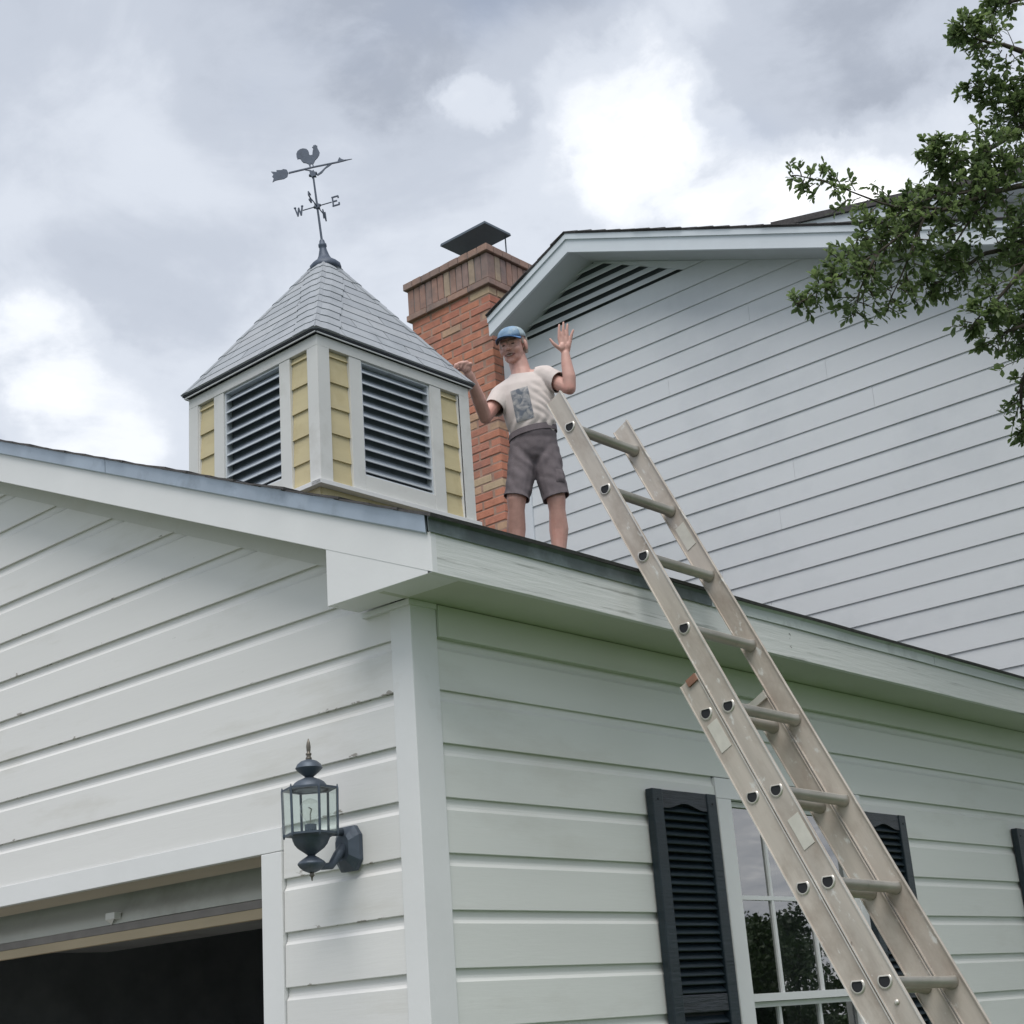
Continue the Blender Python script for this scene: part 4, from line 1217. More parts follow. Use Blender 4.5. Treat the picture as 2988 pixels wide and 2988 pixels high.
# ------------------------------------------------------------------ chimney
def chimney():
    x0, x1, y0, y1 = -4.779, -3.925, 5.0, 5.75
    O = Vector(((x0 + x1) / 2, (y0 + y1) / 2, GZ))
    C = empty('chimney', O, 'red brick chimney with a corbelled top and a flat metal cap beside the house gable', 'chimney')
    zb, zs = 4.414, 1.0
    MB(O).box((x0 + 0.0045, y0 + 0.0045, GZ), (x1 - 0.0045, y1 - 0.0045, 4.70)).build('mortar_core', M['mortar'], C)
    me = {}
    def brick_mesh(key, sx, sy, sz, m):
        if key not in me:
            mb = MB().box((-sx / 2, -sy / 2, -sz / 2), (sx / 2, sy / 2, sz / 2))
            k = mb.mesh('brick'); k.materials.append(m)
            bm = bmesh.new(); bm.from_mesh(k)
            bmesh.ops.bevel(bm, geom=list(bm.edges), offset=0.004, segments=1, affect='EDGES')
            bm.to_mesh(k); bm.free()
            me[key] = k
        return me[key]
    C_H = 0.0667
    rnd = random.Random(5)
    stuff = MB(O)
    row = 0
    z = zb - C_H
    W = x1 - x0
    while z > zs:
        zc = z + 0.0285
        odd = row % 2
        # front face stretchers; corner bricks alternate
        xs = []
        cur = x1 - (0 if not odd else 0.1035)
        while cur > x0 + 0.02:
            a = max(cur - 0.2035, x0)
            xs.append((a, cur - 0.010 if a > x0 else cur - 0.010)); cur -= 0.2135
        for bi, (a, b) in enumerate(xs):
            b = b + 0.010 if bi == 0 and not odd else b
            ln = b - a
            if ln < 0.03: continue
            jy = rnd.uniform(-0.0025, 0.0025)
            key = 'f%.2f' % ln
            mt = M['brick']
            if row in (23, 24) and bi < (2 if row == 23 else 1): mt = M['brick_tan']; key += 't'
            if row == 0 and bi == 0: mt = M['brick_tan']; key += 't'
            if z > 2.35:
                o = inst('brick', brick_mesh(key, ln, 0.090, 0.057, mt), C, Vector(((a + b) / 2, y0 + 0.045 + jy, zc)) - O)
            else:
                stuff.box((a, y0 + jy, zc - .0285), (b, y0 + 0.09, zc + .0285))
        # right face
        cur = y0 + (0.0925 + 0.0 if not odd else -0.0)
        first = True
        while cur < y1 - 0.02:
            b = min(cur + (0.2035 if not (odd and first) else 0.2035), y1)
            a = cur + (0.008 if not (odd and first) else 0.0)
            jx = rnd.uniform(-0.0025, 0.0025)
            if z > 3.75 or (z > 2.35 and a < HY):
                inst('brick', brick_mesh('s%.2f%s' % (b - a, 't' if (row in (24,) and first) or (row == 0 and first) else ''), 0.090, b - a, 0.057, M['brick_tan'] if (row in (24,) and first) or (row == 0 and first) else M['brick']), C, Vector((x1 - 0.045 + jx + (0.0006 if first else 0), (a + b) / 2, zc)) - O)
            else:
                stuff.box((x1 - 0.09, a, zc - .0285), (x1 + jx, b, zc + .0285))
            first = False
            cur = b + 0.002
        # left and back faces
        cur = y0 + 0.1 + 0.1 * odd
        while cur < y1 - 0.1:
            stuff.box((x0 + 0.0, cur, zc - .0285), (x0 + 0.09, min(cur + 0.2, y1), zc + .0285)); cur += 0.2135
        cur = x0 + 0.1 + 0.1 * odd
        while cur < x1 - 0.1:
            stuff.box((cur, y1 - 0.09, zc - .0285), (min(cur + 0.2, x1), y1 + 0.002, zc + .0285)); cur += 0.2135
        z -= C_H; row += 1
    stuff.build('brick', M['brick'], C, kind='stuff')
    # belt course, soldiers, crown
    def ring_course(za, zc, proj, step, jo, mt, nm, vert=True, gap=0.009):
        xa, xb, ya, yb = x0 - proj, x1 + proj, y0 - proj, y1 + proj
        n = int(round((xb - xa) / step)); s = (xb - xa) / n
        for i in range(n):
            for yy, sg in ((ya, 1), (yb, -1)):
                if sg < 0: continue
                j = rnd.uniform(-0.003, 0.003)
                a, b = xa + s * i + (gap / 2 if i else 0), xa + s * (i + 1) - (gap / 2 if i < n - 1 else 0)
                inst('brick', brick_mesh('r%s%.3f' % (nm, b - a), b - a, 0.09, zc - za, mt), C, Vector(((a + b) / 2, ya + 0.045 + j, (za + zc) / 2)) - O)
        L2 = yb - ya - 0.092
        n = int(round(L2 / step)); s = L2 / n
        for i in range(n):
            j = rnd.uniform(-0.003, 0.003)
            a, b = ya + 0.092 + s * i + gap / 2, ya + 0.092 + s * (i + 1) - (gap / 2 if i < n - 1 else 0)
            inst('brick', brick_mesh('q%s%.3f' % (nm, b - a), 0.09, b - a, zc - za, mt), C, Vector((xb - 0.045 + j, (a + b) / 2, (za + zc) / 2)) - O)
        MB(O).box((xa + 0.008, ya + 0.008, za + 0.004), (xb - 0.008, yb - 0.0, zc - 0.004)).build('mortar_core', M['soot_mortar'], C)
    ring_course(4.418, 4.470, 0.028, 0.2135, 0, M['brick_belt'], 'belt')
    ring_course(4.478, 4.694, 0.016, 0.0700, 0, M['brick_soot'], 'sold')
    # crown: mortar washed course of rowlocks, edges rounded and uneven
    ring_course(4.700, 4.760, 0.040, 0.1067, 0, M['brick_belt'], 'crown', gap=0.006)
    pts = []
    nx, ny = 20, 16
    xa, xb, ya, yb = x0 - 0.035, x1 + 0.035, y0 - 0.035, y1 + 0.035
    for j in range(ny + 1):
        for i in range(nx + 1):
            x = xa + (xb - xa) * i / nx; y = ya + (yb - ya) * j / ny
            e = min(i, nx - i, j, ny - j)
            pts.append((x, y, 4.757 + (0.0 if e == 0 else 0.012 if e == 1 else 0.018) + 0.010 * mnoise.noise((x * 9, y * 9, 0))))
    MB(O).poly(pts, [(j * (nx + 1) + i, j * (nx + 1) + i + 1, (j + 1) * (nx + 1) + i + 1, (j + 1) * (nx + 1) + i) for j in range(ny) for i in range(nx)]).build('crown_wash', M['soot_mortar'], C, True)
    # flue and lid
    MB(O).box((-4.37, 5.10, 4.74), (-4.03, 5.30, 4.80)).build('flue', M['brick_soot'], C)
    lx0, lx1, ly0, ly1, lz = -4.452, -3.953, 5.045, 5.36, 4.995
    lid = MB(O).poly([(lx0, ly0, lz), (lx1, ly0, lz), (lx1, ly1, lz), (lx0, ly1, lz), (lx0 + .004, ly0 + .004, lz + .022), (lx1 - .004, ly0 + .004, lz + .022), (lx1 - .004, ly1 - .004, lz + .022), (lx0 + .004, ly1 - .004, lz + .022), ((lx0 + lx1) / 2, (ly0 + ly1) / 2, lz + .035)],
                     [(0, 3, 2, 1), (0, 1, 5, 4), (1, 2, 6, 5), (2, 3, 7, 6), (3, 0, 4, 7), (4, 5, 8), (5, 6, 8), (6, 7, 8), (7, 4, 8)])
    lid.build('flue_cap', M['dark_metal'], C)
    for x, y in ((-4.40, 5.33), (-4.00, 5.34)):
        if True:
            MB(O).tube([(x, y, 4.765), (x, y, 4.996)], 0.006, 6).build('cap_leg', M['dark_metal'], C)


chimney()


# ------------------------------------------------------------------ ladder
def ladder():
    P0 = Vector((0.022, 0.811, 0.854))
    u = Vector((0.444, -0.040, -0.895)).normalized()
    v = Vector((0.038, 0.999, -0.026)); v = (v - u * v.dot(u)).normalized()
    n = u.cross(v); n = n if n.x > 0 else -n
    RG = 0.3048
    w = 0.339 + 0.010
    Lf = (GZ - P0.z) / u.z
    foot = P0 + u * Lf + v * (w / 2)
    Ld = empty('extension_ladder', foot, 'weathered aluminium extension ladder leaning against the eave of the garage', 'ladder')
    O = foot
    HD = 0.037
    def rail(name, s0, s1, off_v, off_n, outer, m=M['alu']):
        """I-beam rail: web plus two flanges, built as one profile"""
        t = 0.0022; fo, fi_ = 0.0045, 0.007
        o_, i_ = (-fo, fi_) if outer < 0 else (fo, -fi_)
        pr = [(o_, -HD), (i_, -HD), (i_, -HD + 0.004), (t * -outer, -HD + 0.004), (t * -outer, HD - 0.004), (i_, HD - 0.004), (i_, HD), (o_, HD), (o_, HD - 0.004), (t * outer, HD - 0.004), (t * outer, -HD + 0.004), (o_, -HD + 0.004)]
        rings = []
        for s in (s0, s1):
            c = P0 + u * s + v * off_v + n * off_n
            rings.append([c + v * a + n * b for a, b in pr])
        r = MB(O).loft(rings).build(name, m, Ld, bevel=0.0008)
        # bright strips paint a highlight along the near rails' flange lips
        for b in ((-HD, HD) if outer < 0 else ()):
            cc = P0 + u * ((s0 + s1) / 2) + v * (off_v + o_ + outer * 0.0006) + n * (off_n + b - math.copysign(0.0016, b))
            MB(O).obox(cc, u * ((s1 - s0) / 2 - 0.001), v * 0.0005, n * 0.0016).build('flange_highlight', M['alu_bright'], Ld)
        return r
    D = -0.0785
    end = Lf - 0.3
    rail('fly_rail', -0.150, end - 0.2, 0, 0, -1)
    rail('fly_rail', -0.128, end - 0.2, w, 0, 1)
    b0 = 4 * RG - 0.031 - 0.128
    rail('base_rail', b0, Lf - 0.03, 0, D, -1)
    rail('base_rail', b0 + 0.01, Lf - 0.03, w, D, 1)
    rad = 0.0192
    def rung(s, off_n):
        c = P0 + u * s + n * off_n
        a, b = c + v * 0.004, c + v * (w - 0.004)
        seg = 14
        rings = []
        upv = Vector((0, 0, 1)); fw = v.cross(upv).normalized()
        for p, k in ((a, 1.25), (a + v * 0.010, 1.2), (a + v * 0.016, 1.0), (b - v * 0.016, 1.0), (b - v * 0.010, 1.2), (b, 1.25)):
            ring = []
            for i in range(seg):
                t = 2 * math.pi * i / seg
                cx_, cz_ = math.cos(t), math.sin(t)
                zz = min(cz_, 0.62)               # flattened tread
                ring.append(p + (fw * cx_ + upv * zz) * rad * k)
            rings.append(ring)
        r = MB(O).loft(rings).build('rung', M['rung'], Ld); smooth_angle(r, 35)
        # swaged ends: pale ring and dark hollow on the outer face of each rail
        for p, dr in ((c, -1), (c + v * w, 1)):
            q = p + v * dr * 0.0026
            outer_, inner_ = [], []
            ro, ri, top = [], [], []
            for i in range(18):
                t = 2 * math.pi * i / 18
                cx_, cz_ = math.cos(t), math.sin(t)
                zz = min(cz_, 0.60) + 0.06
                for lst, rr, dd in ((ro, 1.22, 0.0), (top, 1.12, 0.004), (ri, 0.90, 0.0035)):
                    lst.append(q + (fw * cx_ + upv * zz) * rad * rr + v * dr * dd)
            MB(O).loft([ro, top, ri], cap=False).build('rung_end', M['alu_bright'], Ld, True)
            hole = [x + v * dr * -0.002 for x in ri]
            MB(O).poly(hole, [tuple(range(18))]).build('rung_hollow', M['dark'], Ld)
    nf = int((end - 0.2) / RG)
    for k in range(nf + 1): rung(k * RG, 0)
    for k in range(4, int((Lf - 0.1) / RG) + 1): rung(k * RG - 0.031, D)
    # stickers
    for s, ov, on_, dr in ((5.47 * RG, 0, 0.004, -1), (4.28 * RG - 0.031, 0, D + 0.002, -1), (1.40 * RG, w, 0.0, -1)):
        c = P0 + u * s + v * (ov + dr * 0.0034) + n * on_
        MB(O).obox(c, u * 0.050, n * 0.021, v * 0.0006).build('sticker', M['sticker'], Ld)
    # brown plastic end caps, lock bracket, rivets
    MB(O).obox(P0 + u * -0.138 + v * 0.004 - n * 0.012, u * 0.012, n * 0.018, v * 0.006).build('end_cap', M['cap_brown'], Ld)
    MB(O).obox(P0 + u * (b0 + 0.012) + v * -0.004 + n * (D + 0.014), u * 0.012, n * 0.020, v * 0.006).build('end_cap', M['cap_brown'], Ld)
    MB(O).obox(P0 + u * (b0 + 0.03) + v * (w - 0.012) + n * (D + 0.004), u * 0.012, n * 0.034, v * 0.004).build('bracket', M['alu_bright'], Ld)
    for k in (7.55, 7.2):
        c = P0 + u * (k * RG) + v * (-0.003)
        MB(O).lathe(c, [(0, 0.008), (0.003, 0.007), (0.005, 0.003)], 8, -v).build('rivet', M['alu_bright'], Ld, True)
    for (sv) in (0, w):
        c = foot - v * (w / 2) + v * sv + n * D
        MB(O).obox(c + Vector((0.0, 0, 0.03)), (0.05, 0, 0), (0, 0.03, 0), (0, 0, 0.028)).build('foot', M['rubber'], Ld)


ladder()


# ------------------------------------------------------------------ person on the roof
def realise(o):
    """bake an object's modifiers into its mesh"""
    bpy.context.view_layer.update()
    dg = bpy.context.evaluated_depsgraph_get()
    me = bpy.data.meshes.new_from_object(o.evaluated_get(dg))
    old = o.data
    o.modifiers.clear()
    o.data = me
    me.name = o.name
    bpy.data.meshes.remove(old)


def person():
    M0 = Vector((-2.4, 3.6, 0))
    yaw = math.atan2(0.65, 0.76)
    roof = lambda u, f: 0.388 - MS * (M0.x + 0.76 * u + 0.65 * f)
    zr = roof(-0.06, 0)
    root = empty('person', (M0.x, M0.y, zr), 'man in blue cap, pale t-shirt and grey shorts waving from the garage roof', 'person', rot=(0, 0, yaw))
    V = lambda p: Vector((p[0], -p[1], p[2] - zr))

    def cap_(mb, p, r0, q, r1, seg=14):
        """tapered capsule"""
        p, q = V(p), V(q)
        d = (q - p)
        L = d.length
        d = d / L if L > 1e-6 else Vector((0, 0, 1))
        a = d.cross(Vector((0.2, 0.9, 0.37))).normalized(); b = d.cross(a)
        rings = []
        for t in (-88, -60, -30, 0):
            rings.append((p + d * (r0 * math.sin(R(t))), r0 * math.cos(R(t))))
        for t in (0, 30, 60, 88):
            rings.append((q + d * (r1 * math.sin(R(t))), r1 * math.cos(R(t))))
        mb.loft([[c + (a * math.cos(k * 2 * math.pi / seg) + b * math.sin(k * 2 * math.pi / seg)) * rr for k in range(seg)] for c, rr in rings])

    def ell(mb, c, ax, seg=16, rings=11):
        """ellipsoid with three axis vectors given in (u, f, z)"""
        c = V(c); ax = [Vector((a[0], -a[1], a[2])) for a in ax]
        P = []
        for i in range(rings):
            th = math.pi * (i + 0.05) / (rings - 1 + 0.1)
            P.append([c + ax[0] * (math.sin(th) * math.cos(t)) + ax[1] * (math.sin(th) * math.sin(t)) + ax[2] * math.cos(th) for t in (2 * math.pi * k / seg for k in range(seg))])
        mb.loft(P)

    def chain(mb, pts):
        for (p, r0), (q, r1) in zip(pts[:-1], pts[1:]): cap_(mb, p, r0, q, r1)

    def blob(mb, name, m, voxel, smooth=4, parent=root):
        o = mb.build(name, m, parent)
        rm = o.modifiers.new('remesh', 'REMESH'); rm.mode = 'VOXEL'; rm.voxel_size = voxel; rm.use_smooth_shade = True
        if smooth:
            s = o.modifiers.new('smooth', 'SMOOTH'); s.iterations = smooth; s.factor = 0.5
        realise(o)
        o.data.materials.clear(); o.data.materials.append(m)
        for p in o.data.polygons: p.use_smooth = True
        return o

    def cut(o, plane_p, plane_n, rad):
        """open a garment: trim what lies beyond a plane close to a point"""
        bm = bmesh.new(); bm.from_mesh(o.data)
        c = V(plane_p); n = Vector((plane_n[0], -plane_n[1], plane_n[2])).normalized()
        fs = []
        for f in bm.faces:
            q = f.calc_center_median() - c
            h = q.dot(n)
            if -0.05 < h < 0.16 and (q - n * h).length < rad: fs.append(f)
        es = {e for f in fs for e in f.edges}; vs_ = {v for f in fs for v in f.verts}
        bmesh.ops.bisect_plane(bm, geom=list(fs) + list(es) + list(vs_), plane_co=c, plane_no=n, clear_outer=True)
        bm.to_mesh(o.data); bm.free()
        for p in o.data.polygons: p.use_smooth = True

    def wrinkle(o, fn):
        me = o.data
        me.calc_normals_split() if hasattr(me, 'calc_normals_split') else None
        nn = [v.normal.copy() for v in me.vertices]
        for v, n in zip(me.vertices, nn): v.co += n * fn(v.co)

    # head frame
    Hc = Vector((-0.114, 0.015, 2.902))
    fwd = Vector((-0.36, 0.88, -0.27)).normalized()
    up = Vector((-0.03, 0, 1)); up = (up - fwd * up.dot(fwd)).normalized()
    rt = Vector((1, 0.3, 0)); rt = rt - fwd * rt.dot(fwd); rt = (rt - up * rt.dot(up)).normalized()
    H = lambda a, b, c: Hc + rt * a + fwd * b + up * c
    A3 = lambda x, y, z: (rt * x, fwd * y, up * z)

    body = MB()
    # head
    ell(body, H(0, -0.012, 0.040), A3(0.079, 0.096, 0.084))
    ell(body, H(0, 0.026, -0.025), A3(0.067, 0.064, 0.086))
    ell(body, H(0, 0.040, -0.075), A3(0.054, 0.047, 0.038))
    ell(body, H(0, 0.072, -0.096), A3(0.022, 0.018, 0.018))
    cap_(body, H(0, 0.082, 0.012), 0.008, H(0, 0.108, -0.022), 0.0135)
    for s in (-1, 1):
        ell(body, H(s * 0.011, 0.098, -0.026), A3(0.010, 0.011, 0.008))
        cap_(body, H(s * 0.014, 0.083, 0.022), 0.011, H(s * 0.046, 0.066, 0.020), 0.011)
        ell(body, H(s * 0.040, 0.062, -0.032), A3(0.024, 0.025, 0.022))
        ell(body, H(s * 0.083, -0.008, -0.008), A3(0.010, 0.020, 0.033))
    cap_(body, H(-0.019, 0.083, -0.068), 0.0085, H(0.019, 0.083, -0.068), 0.0085)
    # neck and trunk
    chain(body, [(H(0, -0.020, -0.052), 0.058), ((-0.078, -0.005, 2.74), 0.062), ((-0.070, 0, 2.68), 0.075), ((-0.055, 0, 2.58), 0.11), ((-0.036, 0, 2.36), 0.088), ((-0.036, 0, 2.24), 0.085)])
    chain(body, [((-0.070, 0, 2.68), 0.06), ((-0.19, 0, 2.605), 0.052)])
    chain(body, [((-0.070, 0, 2.68), 0.06), ((0.068, 0.0, 2.685), 0.052)])
    # arms
    chain(body, [((-0.19, 0, 2.605), 0.052), ((-0.245, 0.045, 2.52), 0.046), ((-0.315, 0.10, 2.405), 0.0395), ((-0.342, 0.18, 2.485), 0.043), ((-0.391, 0.300, 2.604), 0.0285)])
    chain(body, [((0.068, 0.0, 2.685), 0.052), ((0.135, 0.075, 2.610), 0.046), ((0.206, 0.16, 2.527), 0.038), ((0.209, 0.163, 2.60), 0.0405), ((0.201, 0.160, 2.69), 0.034), ((0.199, 0.160, 2.757), 0.0265)])
    # waving hand: palm from four metacarpals, then fingers, thumb from the side of the palm
    wr = (0.199, 0.163, 2.766)
    kn = [(0.170, 0.172, 2.862), (0.1935, 0.174, 2.868), (0.216, 0.173, 2.862), (0.236, 0.169, 2.846)]
    mid = [(0.172, 0.180, 2.908), (0.1985, 0.182, 2.918), (0.2215, 0.181, 2.909), (0.2475, 0.176, 2.879)]
    tip = [(0.176, 0.182, 2.944), (0.203, 0.183, 2.957), (0.2265, 0.182, 2.943), (0.2585, 0.178, 2.904)]
    bases = [(0.184, 0.165, 2.775), (0.194, 0.165, 2.772), (0.204, 0.165, 2.772), (0.214, 0.164, 2.775)]
    for k in range(4):
        chain(body, [(bases[k], 0.0150), (kn[k], 0.0118), (mid[k], 0.0088), (tip[k], 0.0070)])
    ell(body, (0.182, 0.178, 2.800), ((0.019, 0, 0), (0, 0.013, 0), (0, 0, 0.027)))
    ell(body, (0.219, 0.174, 2.808), ((0.013, 0, 0), (0, 0.012, 0), (0, 0, 0.028)))
    chain(body, [((0.180, 0.170, 2.783), 0.0155), ((0.150, 0.184, 2.800), 0.0120), ((0.130, 0.192, 2.818), 0.0100), ((0.113, 0.196, 2.846), 0.0075)])
    HD_ = Vector((-0.016, 0.002, -0.012))
    # hand on the cupola hip: wrist bent, fingers folded over the ridge of shingles
    kn2 = [(-0.362, 0.338, 2.668), (-0.383, 0.350, 2.674), (-0.404, 0.357, 2.671), (-0.423, 0.359, 2.662)]
    kn2 = [tuple(Vector(p) + HD_) for p in kn2]
    for k in range(4):
        b = (-0.393 - 0.006 * k, 0.306 + 0.004 * k, 2.620)
        md = (kn2[k][0] - 0.026, kn2[k][1] + 0.014, kn2[k][2] - 0.010)
        tp = (kn2[k][0] - 0.036, kn2[k][1] + 0.010, kn2[k][2] - 0.034)
        chain(body, [(b, 0.0160), (kn2[k], 0.0130), (md, 0.0105), (tp, 0.0085)])
    chain(body, [((-0.402, 0.312, 2.620), 0.0150), ((-0.432, 0.322, 2.632), 0.0118), ((-0.452, 0.334, 2.628), 0.0090)])
    ell(body, (-0.408, 0.336, 2.632), ((0.028, 0, 0), (0, 0.020, 0), (0, 0, 0.026)))
    # legs and feet
    az_R = roof(-0.185, 0.0); az_L = roof(0.060, 0.01)
    chain(body, [((-0.095, -0.01, 2.21), 0.072), ((-0.138, 0.025, 2.02), 0.066), ((-0.165, 0.052, 1.885), 0.060), ((-0.170, 0.042, 1.82), 0.0505), ((-0.180, 0.000, 1.715), 0.059), ((-0.185, -0.01, 1.59), 0.042), ((-0.186, -0.012, az_R + 0.085), 0.0345), ((-0.186, -0.015, az_R + 0.05), 0.036)])
    chain(body, [((0.022, -0.01, 2.21), 0.072), ((0.052, 0.010, 2.02), 0.066), ((0.072, 0.022, 1.875), 0.058), ((0.073, 0.012, 1.81), 0.050), ((0.074, -0.022, 1.70), 0.059), ((0.065, -0.02, 1.56), 0.041), ((0.060, -0.018, az_L + 0.085), 0.0345), ((0.060, -0.018, az_L + 0.05), 0.036)])
    for (u, az, f, tw) in ((-0.186, az_R, -0.015, -0.03), (0.060, az_L, -0.018, 0.035)):
        for t in (0, 1): pass
        chain(body, [((u, f - 0.035, roof(u, f - .035) + 0.035), 0.034), ((u + tw, f + 0.11, roof(u + tw, f + 0.11) + 0.036), 0.032), ((u + tw * 1.3, f + 0.16, roof(u + tw, f + .16) + 0.030), 0.026)])
    o = blob(body, 'body', M['skin'], 0.0042, 3)

    # t-shirt
    sh = MB()
    rings = []
    for z, cu, cf, ru, rf in ((2.255, -0.034, 0.0, 0.120, 0.090), (2.31, -0.034, 0.0, 0.133, 0.101), (2.37, -0.036, 0.004, 0.148, 0.114), (2.46, -0.045, 0.004, 0.157, 0.119), (2.55, -0.055, 0.002, 0.166, 0.120),
                              (2.62, -0.060, 0.0, 0.158, 0.108), (2.665, -0.064, -0.004, 0.128, 0.092), (2.70, -0.070, -0.006, 0.088, 0.076), (2.735, -0.076, -0.006, 0.067, 0.067)):
        rings.append([V((cu + ru * math.copysign(abs(math.cos(t)) ** 0.85, math.cos(t)), cf + rf * math.copysign(abs(math.sin(t)) ** 0.85, math.sin(t)), z + 0.10 * (cu + ru * math.cos(t) + 0.05) * max(0, (z - 2.4) / 0.3))) for t in (2 * math.pi * k / 28 for k in range(28))])
    sh.loft(rings)
    chain(sh, [((-0.135, 0, 2.618), 0.078), ((-0.205, 0.018, 2.570), 0.071), ((-0.253, 0.058, 2.482), 0.061), ((-0.275, 0.075, 2.450), 0.060)])
    chain(sh, [((-0.03, 0, 2.650), 0.060), ((0.018, 0, 2.678), 0.069), ((0.068, 0.02, 2.680), 0.069), ((0.142, 0.085, 2.606), 0.061), ((0.168, 0.112, 2.575), 0.059)])
    t = blob(sh, 't_shirt', M['shirt'], 0.0065, 6)

    def shirt_fold(co):
        u, f, z = co.x, -co.y, co.z + zr
        # drape lines radiating from the raised shoulder, gathers above the waist, folds in the armpits
        ms_ = max(0, min(1, (u + 0.08) / 0.10)) * max(0, min(1, (2.66 - z) / 0.08))
        d1 = math.sin((u * 0.95 + z * 0.75) * 118 + 7 * mnoise.noise((u * 6, z * 4, 1))) * 0.0036 * ms_ * (0.4 + abs(mnoise.noise((u * 9, z * 6, 4))) * 1.6)
        g = max(0, 1 - abs(z - 2.365) / 0.07) * 0.0042 * math.sin(u * 88 + 6 * mnoise.noise((z * 9, u * 5, 3)))
        w = 0.0040 * mnoise.noise((u * 9, f * 9, z * 5)) + 0.0020 * mnoise.noise((u * 24, f * 24, z * 10))
        return d1 + g + w
    wrinkle(t, shirt_fold)
    cut(t, (-0.256, 0.062, 2.478), (-0.45, 0.42, -0.78), 0.076)
    cut(t, (0.148, 0.091, 2.602), (0.62, 0.60, -0.45), 0.080)
    cut(t, (-0.086, 0.02, 2.708), (-0.03, 0.34, 1), 0.092)
    so = t.modifiers.new('cloth', 'SOLIDIFY'); so.thickness = 0.004; so.offset = 1
    # faded picture on the chest: patch that follows the shirt surface
    pts, fs = [], []
    nu, nv = 14, 20
    bm = bmesh.new(); bm.from_mesh(t.data)
    from mathutils.bvhtree import BVHTree
    bvh = BVHTree.FromBMesh(bm)
    quad = [(-0.128, 2.352), (-0.020, 2.374), (-0.046, 2.582), (-0.152, 2.556)]
    for j in range(nv + 1):
        for i in range(nu + 1):
            a, b = i / nu, j / nv
            u = (1 - b) * ((1 - a) * quad[0][0] + a * quad[1][0]) + b * ((1 - a) * quad[3][0] + a * quad[2][0])
            z = (1 - b) * ((1 - a) * quad[0][1] + a * quad[1][1]) + b * ((1 - a) * quad[3][1] + a * quad[2][1])
            z += 0.004 * mnoise.noise((u * 40, z * 40, 5)) if i in (0, nu) or j in (0, nv) else 0
            hit = bvh.ray_cast(V((u, 0.6, z)), Vector((0, 1, 0)))
            pts.append((hit[0] + Vector((0, -0.0072, 0))) if hit[0] else V((u, 0.12, z)))
    bm.free()
    for j in range(nv):
        for i in range(nu):
            k = j * (nu + 1) + i
            fs.append((k, k + 1, k + nu + 2, k + nu + 1))
    pr = MB().poly(pts, fs).build('print', M['print'], t, True)

    # shorts
    st = MB()
    ell(st, (-0.036, -0.006, 2.235), ((0.149, 0, 0), (0, 0.116, 0), (0, 0, 0.15)))
    ell(st, (-0.034, 0.0, 2.30), ((0.145, 0, 0), (0, 0.115, 0), (0, 0, 0.10)))
    chain(st, [((-0.100, -0.008, 2.20), 0.092), ((-0.132, 0.020, 2.03), 0.086), ((-0.160, 0.045, 1.90), 0.082), ((-0.165, 0.050, 1.872), 0.082)])
    chain(st, [((0.030, -0.008, 2.20), 0.092), ((0.050, 0.008, 2.03), 0.088), ((0.070, 0.018, 1.90), 0.083), ((0.072, 0.02, 1.866), 0.083)])
    s = blob(st, 'shorts', M['shorts'], 0.0065, 5)

    def short_fold(co):
        u, f, z = co.x, -co.y, co.z + zr
        a = 0.0014 * math.sin(z * 74 + u * 55 + 6 * mnoise.noise((u * 7, z * 7, 2))) * max(0, min(1, (2.25 - z) / 0.1))
        b = 0.0028 * math.sin((abs(u + 0.045) * 1.5 - z) * 46 + 2 * mnoise.noise((u * 8, z * 8, 6))) * max(0, 1 - abs(z - 2.10) / 0.12)
        w = 0.005 * mnoise.noise((u * 11, f * 11, z * 8)) + 0.003 * mnoise.noise((u * 24, f * 24, z * 20))
        return a + b + w
    wrinkle(s, short_fold)
    cut(s, (-0.166, 0.046, 1.895), (-0.28, 0.02, -1), 0.115)
    cut(s, (0.078, 0.018, 1.885), (0.22, 0.02, -1), 0.115)
    cut(s, (-0.035, 0, 2.325), (-0.16, 0.0, 1), 0.25)
    so = s.modifiers.new('cloth', 'SOLIDIFY'); so.thickness = 0.005; so.offset = -1
    # waistband and cargo pocket
    wb = []
    for dz, k in ((0.004, 0.985), (0.004, 1.012), (-0.034, 1.022), (-0.034, 0.985)):
        wb.append([V((-0.034 + 0.1465 * k * math.cos(t), 0.0 + 0.115 * k * math.sin(t), 2.330 + dz + 0.16 * 0.157 * math.cos(t))) for t in (2 * math.pi * q / 32 for q in range(32))])
    smooth_angle(MB().loft(wb + [wb[0]], cap=False).build('waistband', M['shorts'], s, True), 35)
    bm = bmesh.new(); bm.from_mesh(s.data); bvh = BVHTree.FromBMesh(bm)
    for (u0, z0, w_, h_) in ((0.105, 2.005, 0.050, 0.085),):
        pts, fs = [], []
        for j in range(7):
            for i in range(6):
                u = u0 - w_ / 2 + w_ * i / 5; z = z0 - h_ / 2 + h_ * j / 6
                hit = bvh.ray_cast(V((u, 0.5, z)), Vector((0, 1, 0)))
                pts.append(hit[0] + hit[1] * (0.010 if 0 < i < 5 and 0 < j < 6 else 0.002) if hit[0] else V((u, 0.05, z)))
        for j in range(6):
            for i in range(5): fs.append((j * 6 + i, j * 6 + i + 1, j * 6 + i + 7, j * 6 + i + 6))
        MB().poly(pts, fs).build('cargo_pocket', M['shorts'], s, True)
    bm.free()

